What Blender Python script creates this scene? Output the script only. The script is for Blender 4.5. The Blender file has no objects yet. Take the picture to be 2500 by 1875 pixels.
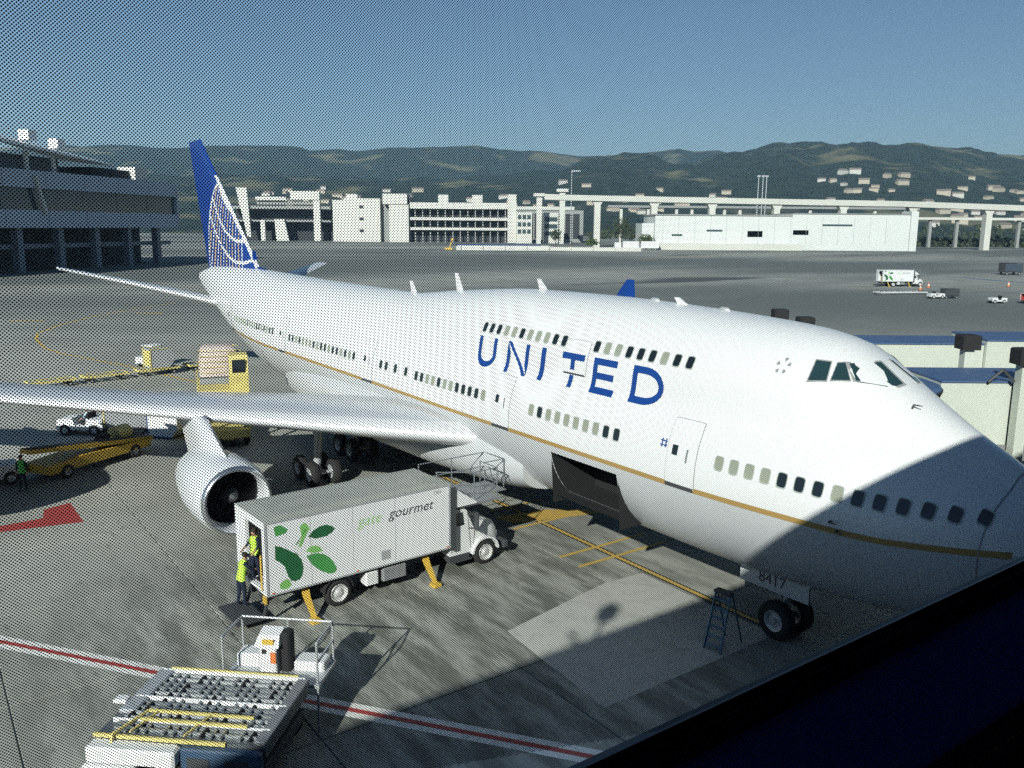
import bpy, bmesh, math, random
import numpy as np
from mathutils import Vector, Matrix

# ---------------------------------------------------------------- scene, camera, light
# World frame: X runs aft from the airliner's nose, Y to its starboard side, Z up, metres.
SC = bpy.context.scene
COL = SC.collection
R = math.radians
random.seed(7)

CAM = Vector((-7.176, 21.424, 12.462))
YAW, PITCH, ROLL, FPX = R(35.754), R(10.457), R(-0.435), 2073.6   # focal length for a 2500 px wide frame
FWD = Vector((math.cos(YAW), -math.sin(YAW), 0)); RGT = Vector((-math.sin(YAW), -math.cos(YAW), 0)); UP = Vector((0, 0, 1))
cz = FWD * math.cos(PITCH) - UP * math.sin(PITCH); cd = -UP * math.cos(PITCH) - FWD * math.sin(PITCH)
cr = RGT * math.cos(ROLL) + cd * math.sin(ROLL); cdn = -RGT * math.sin(ROLL) + cd * math.cos(ROLL)
cam_data = bpy.data.cameras.new('camera'); cam = bpy.data.objects.new('camera', cam_data); COL.objects.link(cam)
cam.matrix_world = Matrix(((cr.x, -cdn.x, -cz.x, CAM.x), (cr.y, -cdn.y, -cz.y, CAM.y), (cr.z, -cdn.z, -cz.z, CAM.z), (0, 0, 0, 1)))
cam_data.sensor_width = 36.0; cam_data.lens = FPX / 2500 * 36.0; cam_data.clip_start = 0.05; cam_data.clip_end = 30000
SC.camera = cam

SUN = Vector((-0.5167, 0.7237, 0.4574)).normalized()
w = bpy.data.worlds.new('World'); SC.world = w; w.use_nodes = True
nt = w.node_tree
sky = nt.nodes.new('ShaderNodeTexSky'); sky.sky_type = 'NISHITA'; sky.sun_disc = False
sky.sun_elevation = math.asin(SUN.z); sky.sun_rotation = math.atan2(SUN.x, SUN.y)
sky.air_density = 1.0; sky.dust_density = 0.15; sky.ozone_density = 4.0; sky.altitude = 10
nt.links.new(sky.outputs[0], nt.nodes['Background'].inputs[0]); nt.nodes['Background'].inputs[1].default_value = 0.058
sl = bpy.data.lights.new('sun', 'SUN'); sl.energy = 5.0; sl.angle = R(0.53); sl.color = (1.0, 0.965, 0.91)
so = bpy.data.objects.new('sun', sl); COL.objects.link(so); so.location = (-60, 90, 60)
so.rotation_euler = (-SUN).to_track_quat('-Z', 'Y').to_euler()
SC.view_settings.view_transform = 'Standard'; SC.view_settings.look = 'None'; SC.view_settings.gamma = 1.0
SC.view_settings.use_curve_mapping = False; SC.view_settings.exposure = 0.88
SC.cycles.max_bounces = 6; SC.cycles.diffuse_bounces = 1; SC.cycles.transparent_max_bounces = 12; SC.cycles.volume_bounces = 0
SC.cycles.use_denoising = False; SC.cycles.sample_clamp_indirect = 4.0

# ---------------------------------------------------------------- materials
MATS = {}
def mat(name, col, rough=0.6, metal=0.0, var=0.12, scale=2.0, bump=0.0, bscale=None, coat=0.0, spec=0.5, dirt=0.0, dcol=(0.05, 0.05, 0.045)):
    """Principled material whose colour wanders with noise (world position), optional bump and dirt blotches."""
    if name in MATS: return MATS[name]
    m = bpy.data.materials.new(name); m.use_nodes = True; t = m.node_tree; n = t.nodes; L = t.links
    b = n['Principled BSDF']; b.inputs['Roughness'].default_value = rough; b.inputs['Metallic'].default_value = metal
    b.inputs['Specular IOR Level'].default_value = spec; b.inputs['Coat Weight'].default_value = coat
    tc = n.new('ShaderNodeTexCoord')
    nz = n.new('ShaderNodeTexNoise'); nz.inputs['Scale'].default_value = scale; nz.inputs['Detail'].default_value = 5
    L.new(tc.outputs['Object'], nz.inputs['Vector'])
    mx = n.new('ShaderNodeMix'); mx.data_type = 'RGBA'
    c = tuple(col) + (1,)
    mx.inputs[6].default_value = tuple(min(1, x * (1 - var)) for x in col) + (1,)
    mx.inputs[7].default_value = tuple(min(1, x * (1 + var)) for x in col) + (1,)
    L.new(nz.outputs['Fac'], mx.inputs[0]); out = mx.outputs[2]
    if dirt:
        n2 = n.new('ShaderNodeTexNoise'); n2.inputs['Scale'].default_value = scale * 2.3; n2.inputs['Detail'].default_value = 7; n2.inputs['Roughness'].default_value = .65
        L.new(tc.outputs['Object'], n2.inputs['Vector'])
        cr_ = n.new('ShaderNodeValToRGB'); cr_.color_ramp.elements[0].position = .5; cr_.color_ramp.elements[1].position = .75
        cr_.color_ramp.elements[1].color = (dirt, dirt, dirt, 1); L.new(n2.outputs['Fac'], cr_.inputs[0])
        m2 = n.new('ShaderNodeMix'); m2.data_type = 'RGBA'; L.new(cr_.outputs[0], m2.inputs[0]); L.new(out, m2.inputs[6]); m2.inputs[7].default_value = dcol + (1,)
        out = m2.outputs[2]
    L.new(out, b.inputs['Base Color'])
    if bump:
        n3 = n.new('ShaderNodeTexNoise'); n3.inputs['Scale'].default_value = bscale or scale * 8; n3.inputs['Detail'].default_value = 4
        L.new(tc.outputs['Object'], n3.inputs['Vector'])
        bp = n.new('ShaderNodeBump'); bp.inputs['Strength'].default_value = bump; bp.inputs['Distance'].default_value = .05
        L.new(n3.outputs['Fac'], bp.inputs['Height']); L.new(bp.outputs[0], b.inputs['Normal'])
    MATS[name] = m; return m

# ---------------------------------------------------------------- mesh builder
class MB:
    def __init__(s): s.v = []; s.f = []; s.m = []; s.cur = 0
    def add(s, vs, fs, m=None):
        o = len(s.v); s.v += [tuple(x) for x in vs]; s.f += [tuple(i + o for i in f) for f in fs]; s.m += [s.cur if m is None else m] * len(fs); return s
    def box(s, x0, x1, y0, y1, z0, z1, m=None):
        return s.add([(x0, y0, z0), (x1, y0, z0), (x1, y1, z0), (x0, y1, z0), (x0, y0, z1), (x1, y0, z1), (x1, y1, z1), (x0, y1, z1)],
                     [(3, 2, 1, 0), (4, 5, 6, 7), (0, 1, 5, 4), (1, 2, 6, 5), (2, 3, 7, 6), (3, 0, 4, 7)], m)
    def bbox(s, x0, x1, y0, y1, z0, z1, c=.03, m=None):
        """box with chamfered vertical and top edges"""
        def ring(i, z): return [(x0 + i + c, y0 + i, z), (x1 - i - c, y0 + i, z), (x1 - i, y0 + i + c, z), (x1 - i, y1 - i - c, z), (x1 - i - c, y1 - i, z), (x0 + i + c, y1 - i, z), (x0 + i, y1 - i - c, z), (x0 + i, y0 + i + c, z)]
        return s.loft([ring(0, z0), ring(0, z1 - c), ring(c, z1)], caps=True, m=m)
    def loft(s, rings, caps=True, closed=True, m=None):
        n = len(rings[0]); vs = [p for r in rings for p in r]; fs = []
        for i in range(len(rings) - 1):
            for j in range(n if closed else n - 1):
                k = (j + 1) % n; fs.append((i * n + j, i * n + k, (i + 1) * n + k, (i + 1) * n + j))
        if caps: fs.append(tuple(range(n - 1, -1, -1))); fs.append(tuple((len(rings) - 1) * n + j for j in range(n)))
        return s.add(vs, fs, m)
    def cyl(s, p0, p1, r0, r1=None, n=10, caps=True, m=None):
        p0, p1 = Vector(p0), Vector(p1); r1 = r0 if r1 is None else r1; d = (p1 - p0).normalized()
        a = d.orthogonal().normalized(); b = d.cross(a)
        return s.loft([[tuple(p + (a * math.cos(2 * math.pi * j / n) + b * math.sin(2 * math.pi * j / n)) * r) for j in range(n)] for p, r in ((p0, r0), (p1, r1))], caps, m=m)
    def bar(s, p0, p1, w, h=None, m=None):
        """square bar between two points"""
        p0, p1 = Vector(p0), Vector(p1); h = w if h is None else h; d = (p1 - p0).normalized()
        a = d.cross(Vector((0, 0, 1))); a = Vector((1, 0, 0)) if a.length < 1e-3 else a.normalized(); b = a.cross(d)
        return s.loft([[tuple(p + a * x * w / 2 + b * y * h / 2) for x, y in ((-1, -1), (1, -1), (1, 1), (-1, 1))] for p in (p0, p1)], True, m=m)
    def tube(s, pts, r, n=6, m=None):
        for a, b in zip(pts, pts[1:]): s.cyl(a, b, r, r, n, True, m)
        return s
    def lathe(s, prof, o=(0, 0, 0), ax='x', n=24, m=None, caps=False):
        """profile of (along, radius) turned about an axis through o"""
        rings = []
        for x, r in prof:
            ring = []
            for j in range(n):
                c, q = math.cos(2 * math.pi * j / n) * r, math.sin(2 * math.pi * j / n) * r
                ring.append({'x': (o[0] + x, o[1] + c, o[2] + q), 'y': (o[0] + q, o[1] + x, o[2] + c), 'z': (o[0] + c, o[1] + q, o[2] + x)}[ax])
            rings.append(ring)
        return s.loft(rings, caps, m=m)
    def prism(s, poly, y0, y1, ax='y', m=None):
        """polygon (in the other two axes) extruded along ax"""
        def P(a, b, t): return {'x': (t, a, b), 'y': (a, t, b), 'z': (a, b, t)}[ax]
        return s.loft([[P(a, b, t) for a, b in poly] for t in (y0, y1)], True, m=m)
    def quad(s, a, b, c, d, m=None): return s.add([a, b, c, d], [(0, 1, 2, 3)], m)
    def mesh(s, name, mats, smooth=False):
        me = bpy.data.meshes.new(name); me.from_pydata(s.v, [], s.f)
        for mt in (mats if isinstance(mats, (list, tuple)) else [mats]): me.materials.append(mt)
        me.polygons.foreach_set('material_index', s.m)
        bm = bmesh.new(); bm.from_mesh(me); bmesh.ops.recalc_face_normals(bm, faces=bm.faces); bm.to_mesh(me); bm.free()
        if smooth:
            me.polygons.foreach_set('use_smooth', [True] * len(me.polygons))
            if smooth is not True: me.set_sharp_from_angle(angle=R(smooth))
        me.update(); return me
    def build(s, name, mats, parent=None, smooth=False):
        return link(name, s.mesh(name, mats, smooth), parent)
def link(name, me, parent=None, loc=None, rz=0):
    o = bpy.data.objects.new(name, me); COL.objects.link(o)
    if parent is not None: o.parent = parent
    if loc is not None: o.location = loc; o.rotation_euler = (0, 0, rz)
    return o
def tag(o, label, cat, group=None):
    o['label'] = label; o['category'] = cat
    if group: o['group'] = group
    return o
def thing(name, label, cat, loc=(0, 0, 0), rz=0, group=None):
    o = bpy.data.objects.new(name, None); COL.objects.link(o); o.empty_display_size = .3
    o.location = loc; o.rotation_euler = (0, 0, rz); return tag(o, label, cat, group)
def copy_tree(o, parent=None):
    c = o.copy(); COL.objects.link(c); c.parent = parent
    for ch in [x for x in o.children]: copy_tree(ch, c)
    return c
def smoothstep(a, b, x):
    t = max(0, min(1, (x - a) / (b - a))); return t * t * (3 - 2 * t)
def interp(t, x):
    """smooth monotone interpolation of a table of (x, value)"""
    if x <= t[0][0]: return t[0][1]
    if x >= t[-1][0]: return t[-1][1]
    i = 0
    while x > t[i + 1][0]: i += 1
    x0, v0 = t[i]; x1, v1 = t[i + 1]; h = x1 - x0; u = (x - x0) / h
    def sl(k):
        if k == 0: return (t[1][1] - t[0][1]) / (t[1][0] - t[0][0])
        if k == len(t) - 1: return (t[-1][1] - t[-2][1]) / (t[-1][0] - t[-2][0])
        a = (t[k][1] - t[k - 1][1]) / (t[k][0] - t[k - 1][0]); b = (t[k + 1][1] - t[k][1]) / (t[k + 1][0] - t[k][0])
        return 0. if a * b <= 0 else 2 * a * b / (a + b)
    m0, m1 = sl(i), sl(i + 1)
    return (2*u**3 - 3*u**2 + 1) * v0 + (u**3 - 2*u**2 + u) * h * m0 + (-2*u**3 + 3*u**2) * v1 + (u**3 - u**2) * h * m1

WHITE = mat('white_paint', (.78, .79, .78), .35, var=.03, scale=.6, coat=.2)
WHITEV = mat('white_vehicle_paint', (.74, .75, .74), .45, var=.05, scale=1.5, dirt=.25, dcol=(.32, .32, .29))
GREY = mat('grey_metal', (.3, .31, .32), .5, .3, dirt=.4)
LGREY = mat('light_grey_metal', (.5, .52, .53), .45, .3, dirt=.3)
DGREY = mat('dark_grey_metal', (.07, .075, .08), .55, .2)
BLACK = mat('black_rubber', (.02, .02, .021), .8)
YEL = mat('yellow_paint', (.62, .40, .06), .5, dirt=.4)
YEL2 = mat('pale_yellow_paint', (.66, .56, .2), .55, dirt=.4)
ORG = mat('orange_paint', (.75, .2, .06), .5)
RED = mat('red_paint', (.42, .05, .045), .55, dirt=.3)
BLUE = mat('blue_paint', (.008, .05, .24), .35, var=.06, coat=.2)
GLASS = mat('dark_glass', (.012, .018, .022), .06, spec=.8)
CHROME = mat('bare_metal', (.6, .62, .64), .25, .9)
TYRE = mat('tyre_rubber', (.022, .022, .023), .85, bump=.2, bscale=30)
# ---------------------------------------------------------------- the apron
def ground_material():
    m = bpy.data.materials.new('apron_concrete'); m.use_nodes = True; t = m.node_tree; n = t.nodes; L = t.links
    b = n['Principled BSDF']; b.inputs['Roughness'].default_value = .85; b.inputs['Specular IOR Level'].default_value = .25
    geo = n.new('ShaderNodeNewGeometry'); pos = geo.outputs['Position']
    def noise(sc, det=6, rough=.6, stretch=None):
        x = n.new('ShaderNodeTexNoise'); x.inputs['Scale'].default_value = sc; x.inputs['Detail'].default_value = det; x.inputs['Roughness'].default_value = rough
        if stretch:
            mp = n.new('ShaderNodeMapping'); mp.inputs['Scale'].default_value = stretch[:3]; mp.inputs['Rotation'].default_value = (0, 0, stretch[3]); L.new(pos, mp.inputs[0]); L.new(mp.outputs[0], x.inputs['Vector'])
        else: L.new(pos, x.inputs['Vector'])
        return x.outputs['Fac']
    def ramp(f, a, b_):
        r = n.new('ShaderNodeMapRange'); r.interpolation_type = 'SMOOTHSTEP'; r.inputs[1].default_value = a; r.inputs[2].default_value = b_; L.new(f, r.inputs[0]); return r.outputs[0]
    def math_(op, a, b_):
        r = n.new('ShaderNodeMath'); r.operation = op; r.use_clamp = op != 'SUBTRACT'
        for i, q in enumerate((a, b_)):
            if isinstance(q, (int, float)): r.inputs[i].default_value = q
            else: L.new(q, r.inputs[i])
        return r.outputs[0]
    def mix(f, a, b_):
        r = n.new('ShaderNodeMix'); r.data_type = 'RGBA'; L.new(f, r.inputs[0])
        for i, q in ((6, a), (7, b_)):
            if isinstance(q, tuple): r.inputs[i].default_value = q + (1,)
            else: L.new(q, r.inputs[i])
        return r.outputs[2]
    # pale concrete with cloudy wear
    base = mix(ramp(noise(.12), .35, .65), (.31, .315, .28), (.40, .405, .36))
    base = mix(math_('MULTIPLY', ramp(noise(1.7, 9, .7), .52, .72), .35), base, (.2, .205, .19))
    # oil and rubber: a heavily soiled bay round the service vehicles, with streaks
    ds = n.new('ShaderNodeVectorMath'); ds.operation = 'DISTANCE'; ds.inputs[1].default_value = (14.5, 8.5, 0); L.new(pos, ds.inputs[0])
    bay = math_('SUBTRACT', 1.0, ramp(ds.outputs['Value'], 5.0, 17.0))
    st = ramp(noise(.9, 8, .68, (.35, 1.5, 1, R(-12))), .36, .62)
    base = mix(math_('MULTIPLY', math_('MULTIPLY', bay, st), .85), base, (.105, .112, .095))
    st2 = ramp(noise(2.2, 6, .6, (.5, 1.3, 1, R(25))), .6, .68)
    base = mix(math_('MULTIPLY', st2, .4), base, (.09, .095, .085))
    # the far taxiway is older, darker asphalt in broad bands
    dc = n.new('ShaderNodeVectorMath'); dc.operation = 'DISTANCE'; dc.inputs[1].default_value = (CAM.x, CAM.y, 0); L.new(pos, dc.inputs[0])
    far = ramp(dc.outputs['Value'], 75., 150.)
    band = ramp(noise(.011, 4, .5, (1, .35, 1, R(-55))), .36, .56)
    base = mix(math_('MULTIPLY', far, band), base, (.16, .175, .165))
    band2 = ramp(noise(.02, 5, .6, (1, .22, 1, R(-55))), .6, .67)
    base = mix(math_('MULTIPLY', far, band2), base, (.1, .11, .108))
    L.new(base, b.inputs['Base Color'])
    bp = n.new('ShaderNodeBump'); bp.inputs['Strength'].default_value = .25; bp.inputs['Distance'].default_value = .02
    L.new(noise(9, 4), bp.inputs['Height']); L.new(bp.outputs[0], b.inputs['Normal'])
    return m
GROUND = ground_material()
gb = MB(); S_ = 9000
gb.quad((-S_, -S_, -.03), (S_, -S_, -.03), (S_, S_, -.03), (-S_, S_, -.03))
ground = gb.build('ground', GROUND); ground['kind'] = 'structure'
# cast slabs of the stand, with open joints; beyond them the sheet carries on
SL = 6.1
me_slab = MB().bbox(0, SL - .035, 0, SL - .035, -.25, 0, .012).mesh('slab', GROUND)
for i in range(-1, 13):
    for j in range(-7, 7):
        link('slab', me_slab, ground, (4.85 - SL + i * SL - .0, 1.9 + j * SL, 0 + random.uniform(-.002, .002)))
apron = MB()
X0, X1 = 4.85 - 2 * SL, 4.85 + 12 * SL; Y0_, Y1_ = 1.9 - 7 * SL, 1.9 + 7 * SL
for (a, b, c, d) in ((X1, 700, -900, 400), (-200, X1 - .03, -900, Y0_ - .03), (-200, X1 - .03, Y1_, 400)):
    apron.quad((a, c, -.004), (b, c, -.004), (b, d, -.004), (a, d, -.004))
o = apron.build('apron', GROUND); o['kind'] = 'structure'

# painted markings, thin sheets on the slabs
PY = mat('yellow_marking', (.6, .40, .09), .7, dirt=.5, dcol=(.2, .19, .15), scale=1.2)
PW = mat('white_marking', (.7, .7, .66), .7, dirt=.5, dcol=(.25, .25, .22), scale=1.2)
PR = mat('red_marking', (.36, .05, .045), .7, dirt=.4, dcol=(.2, .1, .08), scale=1.2)
PK = mat('black_marking', (.03, .03, .03), .8)
PB = mat('blue_marking', (.05, .14, .3), .7, dirt=.3)
def strip(name, pts, w, m, z=.004, closed=False):
    """painted line of width w along points"""
    b = MB(); L_, R_ = [], []
    for i, p in enumerate(pts):
        p = Vector(p); q = Vector(pts[min(i + 1, len(pts) - 1)]); r = Vector(pts[max(i - 1, 0)]); d = (q - r).normalized(); s = Vector((-d.y, d.x)) * w / 2
        L_.append((p.x + s.x, p.y + s.y, z)); R_.append((p.x - s.x, p.y - s.y, z))
    for i in range(len(pts) - 1): b.quad(R_[i], R_[i + 1], L_[i + 1], L_[i])
    return b.build(name, m, ground)
def sheet(name, poly, m, z=.004):
    b = MB(); b.add([(x, y, z) for x, y in poly], [tuple(range(len(poly)))]); return b.build(name, m, ground)
strip('painted_line_border', [(8.6, 0), (31, 0)], .34, PK, .004)
strip('painted_line', [(8.6, 0), (31, 0)], .17, PY, .008)
for x, y0, y1 in ((15.65, -2.6, 1.85), (16.8, -2.6, 1.85), (20.3, -2.2, 1.5), (22.75, -1.9, 1.0)): strip('painted_line', [(x, y0), (x, y1)], .17, PY, .012)
sheet('painted_bar', [(20.9, 1.1), (22.0, 1.35), (21.5, -1.2), (20.2, -3.2), (19.75, -3.0), (20.35, -.6)], PY, .016)
strip('painted_line', [(24.2, 22.2), (21.2, 20.0), (16.4, 16.45), (12.45, 13.45), (6.1, 8.7), (2.0, 5.6)], .62, PW, .004)
strip('painted_line', [(24.2, 22.2), (21.2, 20.0), (16.4, 16.45), (12.45, 13.45), (6.1, 8.7), (2.0, 5.6)], .17, PR, .008)
sheet('painted_bar', [(34.5, 16.1), (31.4, 16.05), (32.0, 19.3), (31.6, 24.0), (32.4, 24.0), (32.9, 17.4), (34.1, 17.2)], PR, .004)
# turning curve and dashes of the taxi guide line on the far apron
curve_pts = [(60, 2.2), (70, 4.6), (75, 5.9), (80, 7.6), (84.6, 9.1), (90, 10.0), (97.4, 9.9), (104, 9.0), (112.9, 5.0), (120.1, 0.5), (128, -6), (137, -15)]
strip('painted_line', curve_pts, .3, PY, .004)
for p, q in (((120.6, 10.2), (118.6, 6.6)), ((122.6, -5.6), (120.4, -8.9)), ((113.5, -20.5), (111.5, -24.5)), ((118, -58), (117, -63)), ((150, -146), (146, -152))): strip('painted_line', [p, q], .9, PY, .004)
strip('painted_line', [(109, -212), (98, -206), (90, -203.5), (70, -205)], 1.6, PB, .004)
strip('painted_line', [(240, -215), (300, -400), (330, -640)], .8, PY, .004)
# paler replacement slab near the nose wheel
PALE = mat('pale_concrete', (.46, .46, .42), .85, dirt=.55, dcol=(.24, .24, .21), scale=.8)
sheet('concrete_patch', [(13.0, 7.0), (14.0, 2.1), (13.9, .3), (8.0, .3), (8.0, 7.4), (10.9, 7.2)], PALE, .003)

# ---------------------------------------------------------------- the terminal the picture is taken from
XW = CAM.x + .6                      # plane of the glazing
TERM = mat('terminal_cladding', (.16, .17, .18), .4, scale=.3)
ROOM = mat('room_wall', (.12, .12, .12), .8)
FRAME = mat('window_frame_metal', (.03, .033, .037), .45, .3)
term = thing('terminal', 'terminal building the view is taken from, dark frame below the window', 'building', (XW - 12, 20, 0))
def tm(): return MB()
def tbuild(b, name, m, **k):
    b.v = [(x - (XW - 12), y - 20, z) for x, y, z in b.v]; return b.build(name, m, term, **k)
WY0, WY1, WZ0, WZ1 = 19.05, 22.6, 11.49, 14.3     # the glazed opening
ZR = 15.62
b = tm()
b.box(XW - .35, XW + .02, -75, WY0, 0, ZR - .5); b.box(XW - .35, XW + .02, WY1, 75, 0, ZR - .5)
b.box(XW - .35, XW + .02, WY0, WY1, 0, WZ0); b.box(XW - .35, XW + .02, WY0, WY1, WZ1, ZR - .5)
tbuild(b, 'facade', TERM)
tbuild(tm().box(XW - 40, XW + .08, -76, 76, ZR - .5, ZR), 'roof', TERM)
b = tm(); b.box(XW - 14, XW - .35, 9.9, 10, 10.4, 15.1); b.box(XW - 14, XW - .35, 32, 32.1, 10.4, 15.1); b.box(XW - 14.1, XW - 14, 9.9, 32.1, 10.4, 15.1)
tbuild(b, 'room_wall', ROOM)
tbuild(tm().box(XW - 14, XW - .35, 10, 32, 10.4, 10.55), 'floor', ROOM)
tbuild(tm().box(XW - 14, XW - .35, 10, 32, 14.6, 14.7), 'ceiling', ROOM)
b = tm(); b.box(XW - 40, XW - 39.6, -75, 75, 0, ZR - .5); b.box(XW - 40, XW - .35, -75, -74.6, 0, ZR - .5); b.box(XW - 40, XW - .35, 74.6, 75, 0, ZR - .5)
tbuild(b, 'rear_wall', TERM)
# roof-edge floodlight mast (its shadow falls on the stand)
b = tm(); b.cyl((XW - .3, 30.2, ZR), (XW - .3, 30.2, ZR + 1.1), .06); b.bbox(XW - .5, XW - .1, 29.9, 30.5, ZR + 1.0, ZR + 1.5, .04); b.bar((XW - .3, 30.6, ZR), (XW - .3, 31.6, ZR + .9), .12)
tbuild(b, 'roof_floodlight', GREY)
# window frame: sill bar, lower rail, jambs, head; spandrel panels; clear pane; printed dots
b = tm(); fb = XW - .006; ff = XW + .012
b.bbox(fb, ff, WY0, WY1, 11.862, 11.898, .004); b.box(fb + .004, ff - .004, WY0, WY1, 11.898, 11.912)
b.bbox(fb, ff, WY0, WY1, 11.575, 11.636, .004)
for y in (WY0, WY1 - .06): b.box(fb, ff, y, y + .06, 11.912, WZ1 - .06)
b.box(fb, ff, WY0, WY1, WZ1 - .06, WZ1)
tbuild(b, 'window_frame', FRAME)
SPAN = bpy.data.materials.new('spandrel_film'); SPAN.use_nodes = True; t_ = SPAN.node_tree
tr = t_.nodes.new('ShaderNodeBsdfTranslucent'); df = t_.nodes.new('ShaderNodeBsdfDiffuse'); ms = t_.nodes.new('ShaderNodeMixShader')
nz_ = t_.nodes.new('ShaderNodeTexNoise'); nz_.inputs['Scale'].default_value = 6; rp_ = t_.nodes.new('ShaderNodeValToRGB')
rp_.color_ramp.elements[0].color = (.05, .075, .17, 1); rp_.color_ramp.elements[1].color = (.06, .09, .2, 1)
t_.links.new(nz_.outputs['Fac'], rp_.inputs[0]); t_.links.new(rp_.outputs[0], tr.inputs[0]); df.inputs[0].default_value = (.02, .03, .07, 1)
ms.inputs[0].default_value = .3; t_.links.new(tr.outputs[0], ms.inputs[1]); t_.links.new(df.outputs[0], ms.inputs[2]); t_.links.new(ms.outputs[0], t_.nodes['Material Output'].inputs[0])
tbuild(tm().box(XW - .01, XW + .005, WY0 + .002, WY1 - .002, 11.638, 11.86), 'spandrel_panel', SPAN)
tbuild(tm().box(XW - .01, XW + .005, WY0 + .002, WY1 - .002, 11.492, 11.573), 'spandrel_panel', ROOM)
PANE = bpy.data.materials.new('clear_glass'); PANE.use_nodes = True; t_ = PANE.node_tree
tb = t_.nodes.new('ShaderNodeBsdfTransparent'); tb.inputs[0].default_value = (.905, .965, .945, 1); t_.links.new(tb.outputs[0], t_.nodes['Material Output'].inputs[0])
tbuild(tm().quad((XW + .004, WY0 + .06, 11.912), (XW + .004, WY1 - .06, 11.912), (XW + .004, WY1 - .06, WZ1 - .06), (XW + .004, WY0 + .06, WZ1 - .06)), 'pane', PANE)
# the pane is printed with a square lattice of small dark dots, turned 45 degrees (pitch 1.6 mm)
DOT = mat('printed_dot_ink', (.008, .009, .02), .9, spec=.1)
def make_dots():
    h = .00114
    ys = np.arange(19.70, 21.62, h); rows = []
    for k, y in enumerate(ys):
        f = (21.40 - y) / 1.42                                   # the printed band widens towards the jamb
        z0 = max(11.915, 12.06 - .34 * max(f, -.1)); z1 = 12.64 + .19 * max(f, -.1)
        zz = np.arange(math.ceil(z0 / (2 * h)) * 2 * h, z1, 2 * h) + (h if k % 2 else 0)
        rows.append(np.stack([np.full_like(zz, y), zz], 1))
    c = np.concatenate(rows); N = len(c); r = .00059
    ang = np.arange(4) * math.pi / 2 + .4; q = np.stack([np.cos(ang), np.sin(ang)], 1) * r * 1.25
    P = np.empty((N, 4, 3), np.float32); P[:, :, 0] = XW - .002 - (XW - 12); P[:, :, 1:] = c[:, None, :] + q[None]; P[:, :, 1] -= 20
    me = bpy.data.meshes.new('printed_dots'); me.vertices.add(N * 4); me.vertices.foreach_set('co', P.ravel())
    me.loops.add(N * 4); me.loops.foreach_set('vertex_index', np.arange(N * 4, dtype=np.int32))
    me.polygons.add(N); me.polygons.foreach_set('loop_start', np.arange(N, dtype=np.int32) * 4); me.polygons.foreach_set('loop_total', np.full(N, 4, np.int32))
    me.update(calc_edges=True); me.materials.append(DOT); print('dots', N); return me
o = link('printed_dots', make_dots(), term); o['kind'] = 'stuff'
# ---------------------------------------------------------------- the airliner
TOP = [(0,4.85),(.1,5.28),(.35,5.72),(.8,6.25),(1.59,6.85),(2.6,7.36),(3.2,7.68),(4.26,8.3),(5.36,9.0),(6.1,9.4),(7.4,9.68),(8.9,9.8),(12,9.93),(16,10.0),(21,9.95),(24.2,9.74),(27.7,9.45),(30.8,9.15),(34,9.12),(40,9.15),(48,9.25),(55,9.35),(60,9.3),(65,9.05),(68.6,8.5)]
BOT = [(0,4.65),(.1,4.25),(.35,3.85),(.8,3.45),(1.59,3.05),(2.6,2.72),(4.2,2.4),(7,2.15),(11,2.05),(40,2.1),(44,2.25),(48,2.75),(52,3.5),(56,4.4),(60,5.4),(65,6.7),(68.6,7.7)]
WID = [(0,.1),(.1,.5),(.35,.98),(.8,1.5),(1.59,2.05),(2.6,2.5),(4.2,2.9),(6,3.1),(8,3.21),(10,3.25),(44,3.25),(48,3.05),(52,2.7),(56,2.25),(60,1.7),(65,.95),(68.6,.3)]
ZW = [(0,4.75),(.8,4.95),(2.6,5.1),(6,5.2),(44,5.3),(52,5.95),(60,7.1),(68.6,8.1)]
MT = [(0,4.85),(.1,5.2),(.35,5.6),(.8,6.05),(1.59,6.6),(2.6,7.1),(4.2,7.75),(6,8.2),(8,8.45),(11,8.6),(28,8.75),(31,9.0),(34,9.12),(40,9.15),(48,9.25),(55,9.35),(60,9.3),(65,9.05),(68.6,8.5)]
UW = [(0,.05),(1.59,.9),(2.6,1.2),(4.2,1.75),(5.4,2.1),(6.5,2.35),(8,2.5),(10,2.6),(20,2.6),(24,2.4),(28,2.0),(31,1.5),(34,1.5),(68.6,.2)]
STR = [(0,5.26),(.85,5.24),(2.2,5.16),(3.9,5.03),(6,5.0),(10,4.94),(20,4.94),(30,5.02),(48,5.14),(56,5.2),(60,5.9),(65,7.0),(68.6,7.9)]
_sec = {}
def sec(X):
    k = round(X, 4)
    if k not in _sec: _sec[k] = [interp(t, X) for t in (TOP, BOT, WID, ZW, MT, UW)]
    return _sec[k]
def fus(X, th):
    """outline of the fuselage section at station X: (y, z); th = 0 starboard, pi/2 crown"""
    zt, zb, wd, zw, mt, uw = sec(X); c, s = math.cos(th), math.sin(th)
    if s < 0: r = 1 / math.sqrt((c / wd) ** 2 + (s / (zw - zb)) ** 2); return c * r, zw + s * r
    r1 = 1 / math.sqrt((c / wd) ** 2 + (s / (mt - zw)) ** 2)
    if zt - mt > .02 and uw > .1:
        zc = zt - (zt - zw) * .52; hu = zt - zc
        a = (c / uw) ** 2 + (s / hu) ** 2; b = 2 * s * (zw - zc) / hu ** 2; cc = ((zw - zc) / hu) ** 2 - 1; D = b * b - 4 * a * cc
        r2 = (-b + math.sqrt(D)) / (2 * a) if D > 0 else 0
        k = .28; d = max(k - abs(r1 - r2), 0) / k
        r1 = max(r1, r2) + d * d * k * .25 * min(1, (zt - mt) / .4)
    return c * r1, zw + s * r1
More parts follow.
